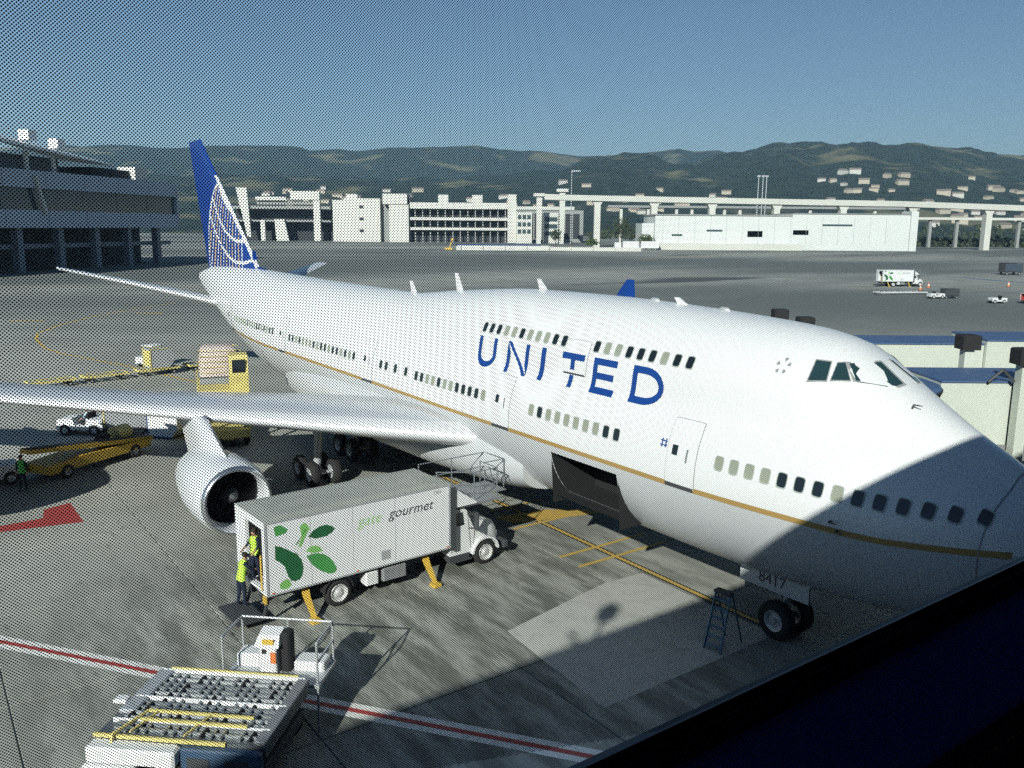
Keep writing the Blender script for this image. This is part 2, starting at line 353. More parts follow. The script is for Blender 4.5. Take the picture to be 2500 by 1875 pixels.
def th_at(X, z):
    lo, hi = -math.pi / 2, math.pi / 2
    for _ in range(36):
        m = (lo + hi) / 2
        if fus(X, m)[1] < z: lo = m
        else: hi = m
    return lo
def skin(X, z, off=0., side=1):
    """point on the skin at station X and height z, pushed out by off along the normal"""
    th = th_at(X, z); e = .004
    y, z0 = fus(X, th); y1, z1 = fus(X, th + e); y2, z2 = fus(X + .03, th); y3, z3 = fus(max(0, X - .03), th)
    du = Vector((0, y1 - y, z1 - z0)); dv = Vector((.06 if X >= .03 else X + .03, y2 - y3, z2 - z3))
    n = du.cross(dv).normalized()
    if n.y < 0 and abs(n.y) > .02: n = -n
    p = Vector((X, y, z0)) + n * off
    if side < 0: p.y = -p.y; n = Vector((n.x, -n.y, n.z))
    return p, n
air = thing('airliner', 'large white four-engined double-deck jet with blue lettering, parked nose-in', 'airliner')
FWHITE = mat('fuselage_white', (.80, .81, .80), .3, var=.025, scale=.25, coat=.25, bump=.03, bscale=.7)
FGREY = mat('fuselage_belly_grey', (.56, .575, .58), .35, var=.05, scale=.3, coat=.15, dirt=.12, dcol=(.4, .4, .38))
GOLD = mat('gold_stripe', (.42, .27, .09), .4, var=.06)
LBLUE = mat('lettering_blue', (.008, .055, .26), .35, var=.05, coat=.2)
# fuselage skin, with the open forward hold left out on the starboard side
NL, NU = 14, 26
xs = [0, .03, .1, .22, .38, .58, .85, 1.2, 1.6, 2.1, 2.6, 3.1, 3.6, 4.1, 4.6, 5.1, 5.6, 6.1, 6.7, 7.4, 8.2, 9, 10, 11, 12.35, 13.2, 14.0, 14.9, 15.75, 17, 18.5, 20, 21.5, 23, 24.5, 26, 27.5, 29, 30.5, 32, 34, 36, 38, 40, 42, 44, 46, 48, 50, 52, 54, 56, 58, 60, 62, 64, 65.5, 67, 68, 68.6]
HOLD = (12.35, 15.75, 3.02, 4.62)
def ring_angles(X):
    zs = interp(STR, X); ts = th_at(X, zs)
    if HOLD[0] - .01 <= X <= HOLD[1] + .01:
        ta, tb_ = th_at(X, HOLD[2]), th_at(X, HOLD[3])
        low = [-math.pi / 2 + (ta + math.pi / 2) * k / 7 for k in range(7)] + [ta + (tb_ - ta) * k / 5 for k in range(5)] + [tb_ + (ts - tb_) * k / 2 for k in range(2)]
    else: low = [-math.pi / 2 + (ts + math.pi / 2) * k / NL for k in range(NL)]
    return low + [ts + (math.pi / 2 - ts) * k / NU for k in range(NU + 1)]
b = MB(); rows = []
for X in xs:
    a = ring_angles(X); pr = [fus(X, t) for t in a]
    rows.append([(X, y, z) for y, z in pr] + [(X, -y, z) for y, z in reversed(pr[1:-1])])
n_ = len(rows[0]); b.v = [p for r_ in rows for p in r_]; NS = NL + NU
for i in range(len(xs) - 1):
    for j in range(n_):
        k = (j + 1) % n_; jj = j if j < NS else n_ - 1 - j
        if HOLD[0] - .01 <= xs[i] and xs[i + 1] <= HOLD[1] + .01 and 7 <= j < 12: continue
        b.f.append((i * n_ + j, i * n_ + k, (i + 1) * n_ + k, (i + 1) * n_ + j)); b.m.append(1 if jj < NL else 0)
b.f.append(tuple(range(n_))); b.m.append(0); b.f.append(tuple((len(xs) - 1) * n_ + j for j in range(n_))); b.m.append(0)
b.build('fuselage', [FWHITE, FGREY], air, smooth=40)
# forward cargo hold behind the opening
HB = MB(); lin = mat('hold_liner_shade', (.016, .018, .018), .8)  # liner coloured near black to stand in for the hold's shade
HB.quad((12.3, 1.0, 2.7), (15.8, 1.0, 2.7), (15.8, 1.0, 4.7), (12.3, 1.0, 4.7)); HB.quad((12.3, 1.0, 2.98), (15.8, 1.0, 2.98), (15.8, 2.9, 2.98), (12.3, 2.9, 2.98)); HB.quad((12.3, 1.0, 4.68), (15.8, 1.0, 4.68), (15.8, 3.15, 4.68), (12.3, 3.15, 4.68))
for x in (12.3, 15.8): HB.quad((x, 1.0, 2.7), (x, 3.0, 2.7), (x, 3.15, 4.7), (x, 1.0, 4.7))
HB.build('cargo_hold', lin, air)
def patch(name, x0, x1, z0, z1, off, m, nx=6, nz=8, round_=0., parent=None, side=1, edge=True):
    """sheet that follows the skin, with rounded corners and a small rim"""
    b = MB(); g = []
    for i in range(nx + 1):
        col_ = []
        for j in range(nz + 1):
            u, v = i / nx * 2 - 1, j / nz * 2 - 1
            if round_:
                mx_ = max(abs(u), abs(v)); k = round_
                l = (abs(u) ** 6 + abs(v) ** 6) ** (1 / 6) or 1
                if mx_: u, v = u * (1 - k + k * mx_ / l), v * (1 - k + k * mx_ / l)
            x = (x0 + x1) / 2 + u * (x1 - x0) / 2; z = (z0 + z1) / 2 + v * (z1 - z0) / 2
            col_.append(tuple(skin(x, z, off, side)[0]))
        g.append(col_)
    vs = [p for c in g for p in c]; N = nz + 1
    b.add(vs, [(i * N + j, i * N + j + 1, (i + 1) * N + j + 1, (i + 1) * N + j) for i in range(nx) for j in range(nz)])
    return b.build(name, m, parent or air, smooth=True)
DARKSEAM = mat('door_seam', (.3, .31, .31), .6)
# gold cheat line, in lengths between the doors, with dark sills at the doors
def band(name, x0, x1, zf, hw, off, m, parent=air, side=1, n=None):
    n = n or max(4, int((x1 - x0) / .7)); b = MB(); P = []
    for i in range(n + 1):
        x = x0 + (x1 - x0) * i / n; z = zf(x)
        P.append((tuple(skin(x, z - hw, off, side)[0]), tuple(skin(x, z + hw, off, side)[0])))
    for (a, c), (d, e) in zip(P, P[1:]): b.quad(a, d, e, c)
    return b.build(name, m, parent, smooth=True)
zst = lambda x: interp(STR, x)
for s in (1, -1): band('gold_stripe', .5, 53, zst, .075, .012, GOLD, side=s, n=90)
DOORS = [9.58, 18.85, 30.27, 41.6, 53.5]
for k, x in enumerate(DOORS):
    for s in ((1, -1) if k < 2 else (1,)):
        hw = .56
        zs = zst(x)
        sm = patch('door_seam', x - hw - .02, x + hw + .02, zs - .02, zs + 1.97, .006, DARKSEAM, 5, 10, .12, side=s)
        dr = patch('door', x - hw, x + hw, zs + .0, zs + 1.95, .014, FWHITE, 5, 10, .12, side=s)
        patch('door_window', x + .16, x + .38, zs + .9, zs + 1.2, .022, GLASS, 2, 3, .3, dr, s)
        patch('door_handle', x - .24, x - .17, zs + .75, zs + 1.15, .02, GREY, 1, 2, 0, dr, s)
        band('door_sill', x - .55, x + .55, lambda q, zs=zs: zs, .06, .03, DGREY, dr, s, 4)
# upper deck door (the T is painted across it)
sm = patch('door_seam', 14.62, 15.86, 7.42, 8.62, .006, DARKSEAM, 5, 7, .12)
updoor = patch('upper_deck_door', 14.64, 15.84, 7.45, 8.60, .012, FWHITE, 5, 7, .12)
band('door_sill', 14.68, 15.80, lambda q: 7.45, .03, .02, DGREY, updoor, 1, 4)
for x0, x1, z0, z1 in ((4.55, 5.35, 5.45, 6.6), (17.3, 18.0, 3.2, 3.9), (20.3, 21.0, 3.1, 3.75), (33.5, 36.5, 3.0, 4.6), (45.5, 48, 3.6, 4.7)):
    patch('access_panel', x0, x1, z0, z1, .004, FGREY if z1 < 5 else FWHITE, 4, 4, .1)
# cabin windows: recessed-looking rounded panes with a pale reveal; some blinds are down
BLIND = mat('window_blind', (.3, .32, .25), .6, var=.08)
REV = mat('window_reveal', (.42, .46, .42), .5)
def win_mesh(nm, m, w_=.14, h_=.195):
    b = MB()
    def ring(k, d): return [(math.copysign(abs(math.cos(a)) ** .45, math.cos(a)) * w_ * k, math.copysign(abs(math.sin(a)) ** .45, math.sin(a)) * h_ * k, d) for a in [2 * math.pi * j / 16 for j in range(16)]]
    b.loft([ring(1.12, -.03), ring(1.12, .004), ring(1.0, .004), ring(.97, -.006)], caps=False, m=0)
    q = ring(.97, -.006); b.add(q, [tuple(range(16))], 1); return b.mesh(nm, [REV, m])
W_DARK, W_BLIND = win_mesh('cabin_window', GLASS), win_mesh('cabin_window_blind', BLIND)
W_HALF = None
def put_window(x, z, blind, side=1, parent=air):
    p, n = skin(x, z, .012, side)
    o = link('cabin_window', W_BLIND if blind else W_DARK, parent)
    zax = n; xax = Vector((1, 0, 0)) - zax * zax.x; xax.normalize(); yax = zax.cross(xax)
    if yax.z < 0: xax, yax = -xax, -yax
    o.matrix_local = Matrix(((xax.x, yax.x, zax.x, p.x), (xax.y, yax.y, zax.y, p.y), (xax.z, yax.z, zax.z, p.z), (0, 0, 0, 1)))
bl = random.Random(3)
for k in range(14): put_window(8.2 - .508 * k, 5.95 if k < 9 else 5.95 + .004 * (k - 8), k in (0, 1, 2, 3, 7))
for k in range(10): put_window(16.95 - .506 * k, 5.93, k not in (1, 8, 9))
for k in range(12): put_window(20.1 + .485 * k, 5.95, bl.random() < .35)
for x in (26.4, 27.4, 28.3, 28.85): put_window(x, 6.0, False)
for k in range(18): put_window(31.8 + .508 * k, 6.03, bl.random() < .6)
for k in range(18): put_window(43.2 + .508 * k, 6.12, bl.random() < .7)
for k in range(11): put_window(21.15 - .508 * k, 8.5, k in (3, 4, 6, 7, 8))
for k in range(9): put_window(14.32 - .52 * k, 8.5, k in (1, 2, 6))
# lettering along the upper deck: outlines in (s, h), unit cap height; s runs aft to nose
def arc(cx, cy, rx, ry, a0, a1, n): return [(cx + rx * math.cos(R(a0 + (a1 - a0) * i / n)), cy + ry * math.sin(R(a0 + (a1 - a0) * i / n))) for i in range(n + 1)]
def ringpoly(o_, i_):
    return [(o_[k], o_[k + 1], i_[k + 1], i_[k]) for k in range(len(o_) - 1)]
T_ = .185
def letter_U(w_): return ringpoly([(0, 1)] + arc(w_ / 2, .43, w_ / 2, .43, 180, 360, 12) + [(w_, 1)], [(T_, 1)] + arc(w_ / 2, .43, w_ / 2 - T_, .43 - T_, 180, 360, 12) + [(w_ - T_, 1)])
def letter_N(w_): return [[(0, 0), (T_, 0), (T_, .66), (T_, .66), (0, 1)], [(0, 1), (T_ * .98, 1), (w_, .0), (w_ - T_ * .98, 0)], [(w_ - T_, .34), (w_, 0), (w_, 1), (w_ - T_, 1)]]
def letter_I(w_): return [[(0, 0), (w_, 0), (w_, 1), (0, 1)]]
def letter_T(w_): return [[(0, 1 - T_), (w_, 1 - T_), (w_, 1), (0, 1)], [(w_ / 2 - T_ / 2, 0), (w_ / 2 + T_ / 2, 0), (w_ / 2 + T_ / 2, 1 - T_), (w_ / 2 - T_ / 2, 1 - T_)]]
def letter_E(w_): return [[(0, 0), (T_, 0), (T_, 1), (0, 1)], [(T_, 0), (w_, 0), (w_, T_), (T_, T_)], [(T_, .41), (w_ * .9, .41), (w_ * .9, .41 + T_), (T_, .41 + T_)], [(T_, 1 - T_), (w_, 1 - T_), (w_, 1), (T_, 1)]]
def letter_D(w_): return ringpoly([(0, 0), (w_ * .42, 0)] + arc(w_ * .42, .5, w_ * .58, .5, -90, 90, 14)[1:] + [(0, 1), (0, 0)], [(T_, T_), (w_ * .42, T_)] + arc(w_ * .42, .5, w_ * .58 - T_, .5 - T_, -90, 90, 14)[1:] + [(T_, 1 - T_), (T_, T_)])
def letter(name, polys, s0, z0, H, m, parent, off=.018, slant=0.):
    bm = bmesh.new()
    for pl in polys:
        q = []
        for p in pl:
            if not q or (Vector(p) - Vector(q[-1])).length > 1e-5: q.append(p)
        vs = [bm.verts.new((x, y, 0)) for x, y in q]; bm.faces.new(vs)
    for k in range(1, 10):
        bmesh.ops.bisect_plane(bm, geom=bm.verts[:] + bm.edges[:] + bm.faces[:], plane_co=(0, k / 10, 0), plane_no=(0, 1, 0))
    me = bpy.data.meshes.new(name)
    for v in bm.verts:
        s_, h_ = v.co.x + slant * v.co.y, v.co.y
        v.co = skin(s0 - s_ * H, z0 + h_ * H, off)[0]
    bmesh.ops.recalc_face_normals(bm, faces=bm.faces); bm.to_mesh(me); bm.free(); me.materials.append(m)
    return link(name, me, parent)
Z0L, HL = 6.98, 1.17
for fn, xa, xb in ((letter_U, 21.3, 20.02), (letter_N, 19.28, 17.9), (letter_I, 17.16, 16.9), (letter_E, 14.27, 13.12), (letter_D, 12.36, 10.95)):
    letter('letter', fn((xa - xb) / HL), xa, Z0L, HL, LBLUE, air)
pt = letter_T((15.95 - 14.75) / HL)
letter('letter', [pt[0], [(x, .52 if y < .5 else y) for x, y in pt[1]]], 15.95, Z0L, HL, LBLUE, air, .026); letter('letter', [[(x, 0 if y < .5 else .36) for x, y in pt[1]]], 15.95, Z0L, HL, LBLUE, air, .018)
# ship number beside the door, five-pointed emblem ahead of the upper deck windows
for s0 in (10.42, 10.27): letter('small_mark', [[(0, 0), (.18, 0), (.18, 1), (0, 1)]], s0, 5.98, .26, LBLUE, air)
letter('small_mark', [[(0, .18), (1.1, .18), (1.1, .3), (0, .3)], [(0, .66), (1.1, .66), (1.1, .78), (0, .78)]], 10.48, 5.98, .26, LBLUE, air)
EMB = mat('emblem_grey', (.28, .3, .3), .4)
for k in range(5):
    a = R(90 + 72 * k); c, s = math.cos(a), math.sin(a)
    def rot(u, v): return (.5 + u * c - v * s, .5 + u * s + v * c)
    letter('emblem_piece', [[rot(.24, 0), rot(.44, -.13), rot(.5, 0), rot(.44, .13)]], 7.39, 8.56, .42, EMB, air)
# cockpit glazing
def quad_skin(name, cs, off, m, parent=air, n=6):
    b = MB(); g = []
    (xa, za), (xb, zb_), (xc, zc), (xd, zd) = cs              # bl, br, tr, tl
    for i in range(n + 1):
        for j in range(n + 1):
            u, v = i / n, j / n
            x = (xa * (1 - u) + xb * u) * (1 - v) + (xd * (1 - u) + xc * u) * v; z = (za * (1 - u) + zb_ * u) * (1 - v) + (zd * (1 - u) + zc * u) * v
            g.append(tuple(skin(x, z, off)[0]))
    b.add(g, [(i * (n + 1) + j, i * (n + 1) + j + 1, (i + 1) * (n + 1) + j + 1, (i + 1) * (n + 1) + j) for i in range(n) for j in range(n)])
    return b.build(name, m, parent, smooth=True)
CGL = mat('cockpit_glass', (.02, .05, .055), .04, spec=1.0)
# windshield panes are flat: corners (x, y, z), built on both sides
PANES = [[(6.36, 1.93, 8.49), (5.94, 1.73, 8.53), (6.08, 1.36, 8.97), (6.42, 1.52, 8.99)],
         [(5.85, 1.66, 8.55), (5.47, 1.38, 8.57), (5.81, 1.12, 8.97), (5.94, 1.27, 8.95)],
         [(5.36, 1.27, 8.56), (4.66, .56, 8.45), (4.62, .30, 8.50), (5.33, .23, 8.97), (5.74, 1.04, 8.95)]]
def push(p, d):
    q, n = skin(p[0], min(p[2], sec(p[0])[0] - .05), d); return q
for sgn in (1, -1):
    for P in PANES:
        c = sum((Vector(p) for p in P), Vector()) / len(P)
        for nm, k, off, m in (('cockpit_window_frame', 1.14, .02, DARKSEAM), ('cockpit_window', 1.0, .035, CGL)):
            b = MB(); pts = []
            for p in P:
                q = c + (Vector(p) - c) * k
                nrm = Vector((-.55, .65, .5)).normalized(); q = q + nrm * off
                pts.append((q.x, q.y * sgn, q.z))
            # fan with a thickness
            back = [(x + .03, y - .03 * sgn, z - .03) for x, y, z in pts]
            b.loft([back, pts], True); b.build(nm, m, air)
for p_, q_ in (((5.3, 1.3, 8.56), (4.75, .79, 8.46)), ((4.72, .26, 8.5), (5.2, .14, 8.88))): MB().bar(p_, q_, .02).build('windscreen_wiper', DGREY, air)
for x, z in ((4.05, 8.0), (4.68, 5.25), (4.5, 5.05)):
    p, n = skin(x, z, 0); b = MB(); q = p + n * .14; b.cyl(p, q, .03, .025); b.cyl(q, q + Vector((-.22, 0, 0)), .022, .012); b.build('air_data_probe', DGREY, air)
nb = MB(); pr = []
for k in range(25):
    th = -math.pi / 2 + math.pi * k / 24; y, z = fus(1.5, th); y2, z2 = fus(1.53, th); pr.append(((1.5, y * 1.004, z + .004 * (z - 5)), (1.53, y2 * 1.004, z2 + .004 * (z2 - 5))))
for (a, c), (d, e) in zip(pr, pr[1:]): nb.quad(a, c, e, d)
nb.build('radome_seam', DARKSEAM, air)
# blade antennas on the crown
for x, h in ((20.2, .45), (26.6, .8), (12.5, .25), (31, .6)):
    z = sec(x)[0] - .03; b = MB(); b.prism([(x - .05, z), (x + .45, z), (x + .62, z + h), (x + .42, z + h)], -.03, .03); b.build('blade_antenna', WHITE, air)
for x, y in ((10.9, 0.), (14, .0)):
    z = sec(x)[0]; MB().lathe([(-.2, .0), (-.1, .1), (.12, .12), (.3, .05), (.36, 0)], (x, y, z), n=10).build('crown_beacon', LGREY, air, smooth=True)
# fairing under the wing root
FB = MB(); FR = []
for x in [18.0, 19, 20.5, 22, 25, 30, 35, 38, 40.5, 42.5]:
    k = math.sin(math.pi * max(0.0, min(1, (x - 17.8) / 24.9))) ** .5
    FR.append([(x, math.copysign(abs(math.cos(a)) ** .6, math.cos(a)) * (2.6 + 1.0 * k), 3.35 + math.copysign(abs(math.sin(a)) ** .75, math.sin(a)) * (.9 + .85 * k)) for a in [2 * math.pi * j / 28 for j in range(28)]])
FB.loft(FR, True); FB.build('belly_fairing', FGREY, air, smooth=50)
# wings
WLE = [(2.0, 19.85), (31.0, 46.53)]; WTE = [(2.0, 34.1), (12.0, 37.3), (31.0, 50.4)]
def lin(t, x):
    for (a, va), (c, vc) in zip(t, t[1:]):
        if x <= c: break
    return va + (vc - va) * (x - a) / (c - a)
WING = mat('wing_grey', (.62, .64, .66), .3, .15, var=.05, scale=.4, coat=.1)
SLAT = mat('leading_edge_metal', (.78, .79, .80), .25, .2, var=.03)
AF = [(0, 0), (.006, .22), (.025, .42), (.07, .66), (.15, .88), (.3, 1.0), (.45, .95), (.62, .72), (.8, .4), (.92, .16), (1, .03)]
def wing(sgn):
    b = MB(); rings = []; ys = [2.0, 3.5, 5, 7, 9, 11, 12, 13.5, 16, 19, 22, 25, 28, 31]
    for y in ys:
        le, te = lin(WLE, y), lin(WTE, y); ch = te - le; t = ch * (.066 - .001 * y) ; zl = 3.78 + .0625 * y; zt = 3.4 + .074 * y
        zc = lambda u: zl + (zt - zl) * u
        up = [(le + u * ch, y * sgn, zc(u) + v * t) for u, v in AF]; dn = [(le + u * ch, y * sgn, zc(u) - v * t * .8 * (1 - .35 * smoothstep(.5, 1, u))) for u, v in AF[-2:0:-1]]
        rings.append(up + dn)
    n = len(rings[0]); b.v = [p for r in rings for p in r]
    for i in range(len(ys) - 1):
        for j in range(n):
            k = (j + 1) % n; b.f.append((i * n + j, i * n + k, (i + 1) * n + k, (i + 1) * n + j)); b.m.append(1 if (j < 3 or j >= n - 2) else 0)
    b.f.append(tuple((len(ys) - 1) * n + j for j in range(n))); b.m.append(0)
    wo = b.build('wing', [WING, SLAT], air, smooth=50)
    # winglet
    w_ = MB(); w_.loft([[(47.0, 30.9 * sgn, 5.72), (48.6, 31.05 * sgn, 5.66), (50.3, 30.9 * sgn, 5.6), (48.6, 30.75 * sgn, 5.66)], [(48.7, 32.25 * sgn, 7.9), (49.3, 32.3 * sgn, 7.9), (49.7, 32.25 * sgn, 7.9), (49.3, 32.2 * sgn, 7.9)]], True); w_.build('winglet', BLUE, wo)
    for y in (7.2, 14.6, 18.2, 23.5):
        te = lin(WTE, y); z = 3.4 + .074 * y - .35
        MB().lathe([(-4.2, 0), (-3.6, .22), (-2, .36), (0, .34), (1.0, .2), (1.7, 0)], (te, y * sgn, z), n=12).build('flap_track_fairing', WING, wo, smooth=True)
    # flap and spoiler lines
    for y0, y1, u in ((3.6, 10.6, .80), (13.2, 21.5, .78), (22.2, 29.5, .80), (4.5, 20.5, .64)):
        f = MB(); P = []
        for k in range(9):
            y = y0 + (y1 - y0) * k / 8; le, te = lin(WLE, y), lin(WTE, y); ch = te - le; t = ch * (.066 - .001 * y); zl = 3.78 + .0625 * y; zt = 3.4 + .074 * y
            z = lambda q: zl + (zt - zl) * q + t * np.interp(q, [a for a, _ in AF], [c for _, c in AF]) + .008
            P.append(((le + u * ch, y * sgn, z(u)), (le + u * ch + .05, y * sgn, z(u + .05 / ch))))
        for (a, c), (d, e) in zip(P, P[1:]): f.quad(a, c, e, d)
        f.build('panel_seam', DARKSEAM, wo)
    return wo
wing(1); wing(-1)
# engines
NAC = mat('nacelle_paint', (.72, .74, .76), .3, .1, var=.03, scale=.7, coat=.2)
FAN = mat('fan_blade_metal', (.035, .037, .04), .4, .6)
def engine(x, y, z):
    b = MB(); b.lathe([(1.15, 1.12), (.5, 1.12), (.15, 1.15), (.03, 1.2), (0, 1.26), (.05, 1.33), (.3, 1.4), (.9, 1.46), (1.8, 1.48), (3, 1.42), (4.2, 1.22), (5.0, 1.04), (5.0, .95)], (x, y, z), n=40)
    b.lathe([(4.4, .85), (5.4, .72), (6.2, .5), (6.2, .4)], (x, y, z), n=24); b.lathe([(6.0, .36), (7.0, .04)], (x, y, z), n=16)
    e = b.build('engine_nacelle', NAC, air, smooth=35)
    MB().lathe([(0, 1.22), (-.015, 1.25), (0, 1.28), (.05, 1.335), (.16, 1.372)], (x - .004, y, z), n=40).build('inlet_lip', CHROME, e, smooth=True)
    f = MB()
    for k in range(38):
        a = 2 * math.pi * k / 38; c, s = math.cos(a), math.sin(a); a2 = a + .13; c2, s2 = math.cos(a2), math.sin(a2)
        f.quad((x + .95, y + c * .3, z + s * .3), (x + .9, y + c * 1.11, z + s * 1.11), (x + 1.08, y + c2 * 1.11, z + s2 * 1.11), (x + 1.08, y + c2 * .3, z + s2 * .3))
    f.lathe([(1.1, 0.02), (1.1, 1.12)], (x, y, z), n=30); f.build('fan', FAN, e)
    MB().lathe([(.45, 0), (.55, .1), (.75, .22), (.98, .32)], (x, y, z), n=18).build('spinner', DGREY, e, smooth=True)
    p = MB(); y_ = abs(y); le, te = lin(WLE, y_), lin(WTE, y_); zl = 3.78 + .0625 * y_
    p.loft([[(x + .9, y, z + 1.40), (x + 2.2, y - .16, z + 1.3), (x + 4.6, y - .16, z + 1.0), (x + 6.8, y, z + .5), (x + 4.6, y + .16, z + 1.0), (x + 2.2, y + .16, z + 1.3)],
            [(x + 1.6, y, z + 1.62), (x + 2.4, y - .18, z + 1.75), (x + 4.9, y - .2, z + 1.9), (x + 7.6, y, z + 1.5), (x + 4.9, y + .2, z + 1.9), (x + 2.4, y + .18, z + 1.75)],
            [(le - 1.2, y, zl - .1), (le - .4, y - .17, zl + .1), (le + 1.5, y - .2, zl + .1), (le + 4.5, y, zl - .6), (le + 1.5, y + .2, zl + .1), (le - .4, y + .17, zl + .1)]], True)
    p.build('pylon', NAC, e, smooth=50)
engine(24.12, 11.72, 2.07); engine(24.12, -11.72, 2.07); engine(32.6, 20.83, 2.75); engine(32.6, -20.83, 2.75)
# tail fin, painted with a globe of meridians and parallels
FLE = lambda z: 53.8 + (z - 9.2) * (66.85 - 53.8) / (19.4 - 9.2)
FTE = lambda z: 66.6 + (z - 9.2) * (70.3 - 66.6) / (19.4 - 9.2)
FINB = mat('fin_blue', (.006, .045, .26), .35, var=.08, scale=.5, coat=.2); FINW = mat('fin_line_white', (.72, .74, .76), .4); FING = mat('fin_line_gold', (.5, .38, .22), .4)
def fin_mat(x, z):
    """flat print on the fin: 0 blue, 1 white line, 2 gold line"""
    le = x - FLE(z); u, v = (x - 57.3), (z - 9.2)
    if le < .42 and z < 16.3: return 1
    gx, gz, gr = 58.6, 9.4, 7.55                              # the globe rises out of the fuselage
    d = math.hypot((x - gx), (z - gz))
    if d > gr: return 0
    if d > gr - .2: return 1
    # parallels: arcs about a pole up and ahead of the fin
    pd = math.hypot(x - 57.4, (z - 19.0))
    for rr in (3.9, 5.9, 7.75, 9.35):
        if abs(pd - rr) < .12: return 1
    ang = math.degrees(math.atan2(x - 58.3, 22.5 - z))
    for k in range(-2, 14):
        wdt = .62 + .2 * (k > 5)
        if abs(ang - (k * 3.4 + 1)) < wdt * (1.0 if k % 2 else .55): return 2 if k % 2 else 1
    return 0
b = MB(); NXF, NZF = 110, 130
for s in (1, -1):
    base = len(b.v)
    for j in range(NZF + 1):
        z = 8.9 + (19.4 - 8.9) * j / NZF
        for i in range(NXF + 1):
            u = i / NXF; x = FLE(z) + (FTE(z) - FLE(z)) * u
            t = .05 * (FTE(z) - FLE(z)) * (math.sqrt(max(0, u)) * 1.48 - .63 * u - 1.76 * u * u + 1.42 * u ** 3 - .507 * u ** 4) 
            b.v.append((x, s * max(t, .005), z))
    for j in range(NZF):
        for i in range(NXF):
            k = base + j * (NXF + 1) + i; z = 8.9 + 10.5 * (j + .5) / NZF; x = FLE(z) + (FTE(z) - FLE(z)) * (i + .5) / NXF
            b.f.append((k, k + 1, k + NXF + 2, k + NXF + 1)); b.m.append(fin_mat(x, z))
kt = NZF * (NXF + 1); nb_ = (NXF + 1) * (NZF + 1)
for i in range(NXF): b.f.append((kt + i, kt + i + 1, nb_ + kt + i + 1, nb_ + kt + i)); b.m.append(0)
b.build('tail_fin', [FINB, FINW, FING], air, smooth=40)
MB().prism([(51.5, 9.2), (54.6, 9.55), (55.2, 10.6), (55.4, 9.2)], -.12, .12).build('fin_fillet', FINB, air)
# horizontal stabiliser
for sgn in (1, -1):
    b = MB(); rg = []
    for y, le, te, z, t in ((.6, 58.4, 67.2, 6.25, .45), (3, 60.4, 67.7, 6.95, .38), (7, 64.0, 68.9, 8.0, .26), (11.08, 67.6, 70.2, 9.0, .12)):
        rg.append([(le + u * (te - le), y * sgn, z + v * t) for u, v in AF] + [(le + u * (te - le), y * sgn, z - v * t) for u, v in AF[-2:0:-1]])
    b.loft(rg, True); b.build('horizontal_stabiliser', WING, air, smooth=50)
MB().lathe([(0, .28), (.6, .26), (.9, .2), (.9, .1)], (68.5, 0, 8.1), n=14, m=0).build('tail_exhaust', DGREY, air, smooth=True)
# landing gear
def wheel(b, c, r, wd, ax='y', mt=0, mr=1, n=22):
    x0 = -wd / 2
    b.lathe([(x0 + .02, r * .55), (x0, r * .8), (x0 + .05, r * .95), (x0 + wd * .25, r), (-x0 - wd * .25, r), (-x0 - .05, r * .95), (-x0, r * .8), (-x0 - .02, r * .55)], c, ax, n, mt)
    b.lathe([(x0 + .03, r * .55), (x0 + .06, r * .42), (x0 + .12, r * .36), (x0 + .1, .001)], c, ax, n, mr); b.lathe([(-x0 - .03, r * .55), (-x0 - .06, r * .42), (-x0 - .12, r * .36), (-x0 - .1, .001)], c, ax, n, mr)
ng = MB(); ng.cyl((7.88, 0, .62), (7.75, 0, 2.6), .13, .16, 12); ng.cyl((7.88, -.62, .62), (7.88, .62, .62), .08); ng.bar((7.8, 0, 1.6), (6.3, 0, 2.6), .12); ng.bar((7.95, 0, .9), (8.3, 0, 1.5), .07); ng.bar((8.3, 0, 1.5), (7.85, 0, 1.9), .07)
ngo = ng.build('nose_gear', LGREY, air, smooth=40)
for y in (-.46, .46):
    b = MB(); wheel(b, (7.88, y, .62), .62, .4); b.build('nose_wheel', [TYRE, LGREY], ngo, smooth=40)
for y in (-.75, .75):
    b = MB(); b.prism([(6.6, 2.35), (9.1, 2.3), (9.1, 1.62), (6.6, 1.66)], y - .03, y + .03); b.build('gear_door', FGREY, ngo)
def text_mesh(txt, size, mt, shear=0., spacing=1.0, bold=0., align='CENTER'):
    cu = bpy.data.curves.new('text', 'FONT'); cu.body = txt; cu.size = size; cu.shear = shear; cu.space_character = spacing; cu.offset = bold; cu.align_x = align; cu.resolution_u = 3
    ob = bpy.data.objects.new('text', cu); COL.objects.link(ob); bpy.context.view_layer.update()
    me = bpy.data.meshes.new_from_object(ob.evaluated_get(bpy.context.evaluated_depsgraph_get())); bpy.data.objects.remove(ob); bpy.data.curves.remove(cu)
    me.materials.clear(); me.materials.append(mt); return me
o = link('ship_number', text_mesh('8417', .5, DGREY), ngo); o.matrix_local = Matrix.Translation((7.9, .79, 1.82)) @ Matrix.Rotation(R(180), 4, 'Z') @ Matrix.Rotation(R(90), 4, 'X')
for x, y in ((31.4, 5.5), (31.4, -5.5), (34.5, 1.95), (34.5, -1.95)):
    g = MB(); g.cyl((x, y, .65), (x, y * .97, 3.0), .2, .22, 12); g.bar((x - .75, y, .62), (x + .75, y, .62), .2)
    for dx in (-.74, .74): g.cyl((x + dx, y - .75, .62), (x + dx, y + .75, .62), .08)
    g.bar((x, y, 1.4), (x + 1.3, y * .9, 2.8), .14); go = g.build('main_gear', LGREY, air, smooth=40)
    for dx in (-.74, .74):
        for dy in (-.56, .56):
            b = MB(); wheel(b, (x + dx, y + dy, .62), .62, .44); b.build('wheel', [TYRE, LGREY], go, smooth=40)
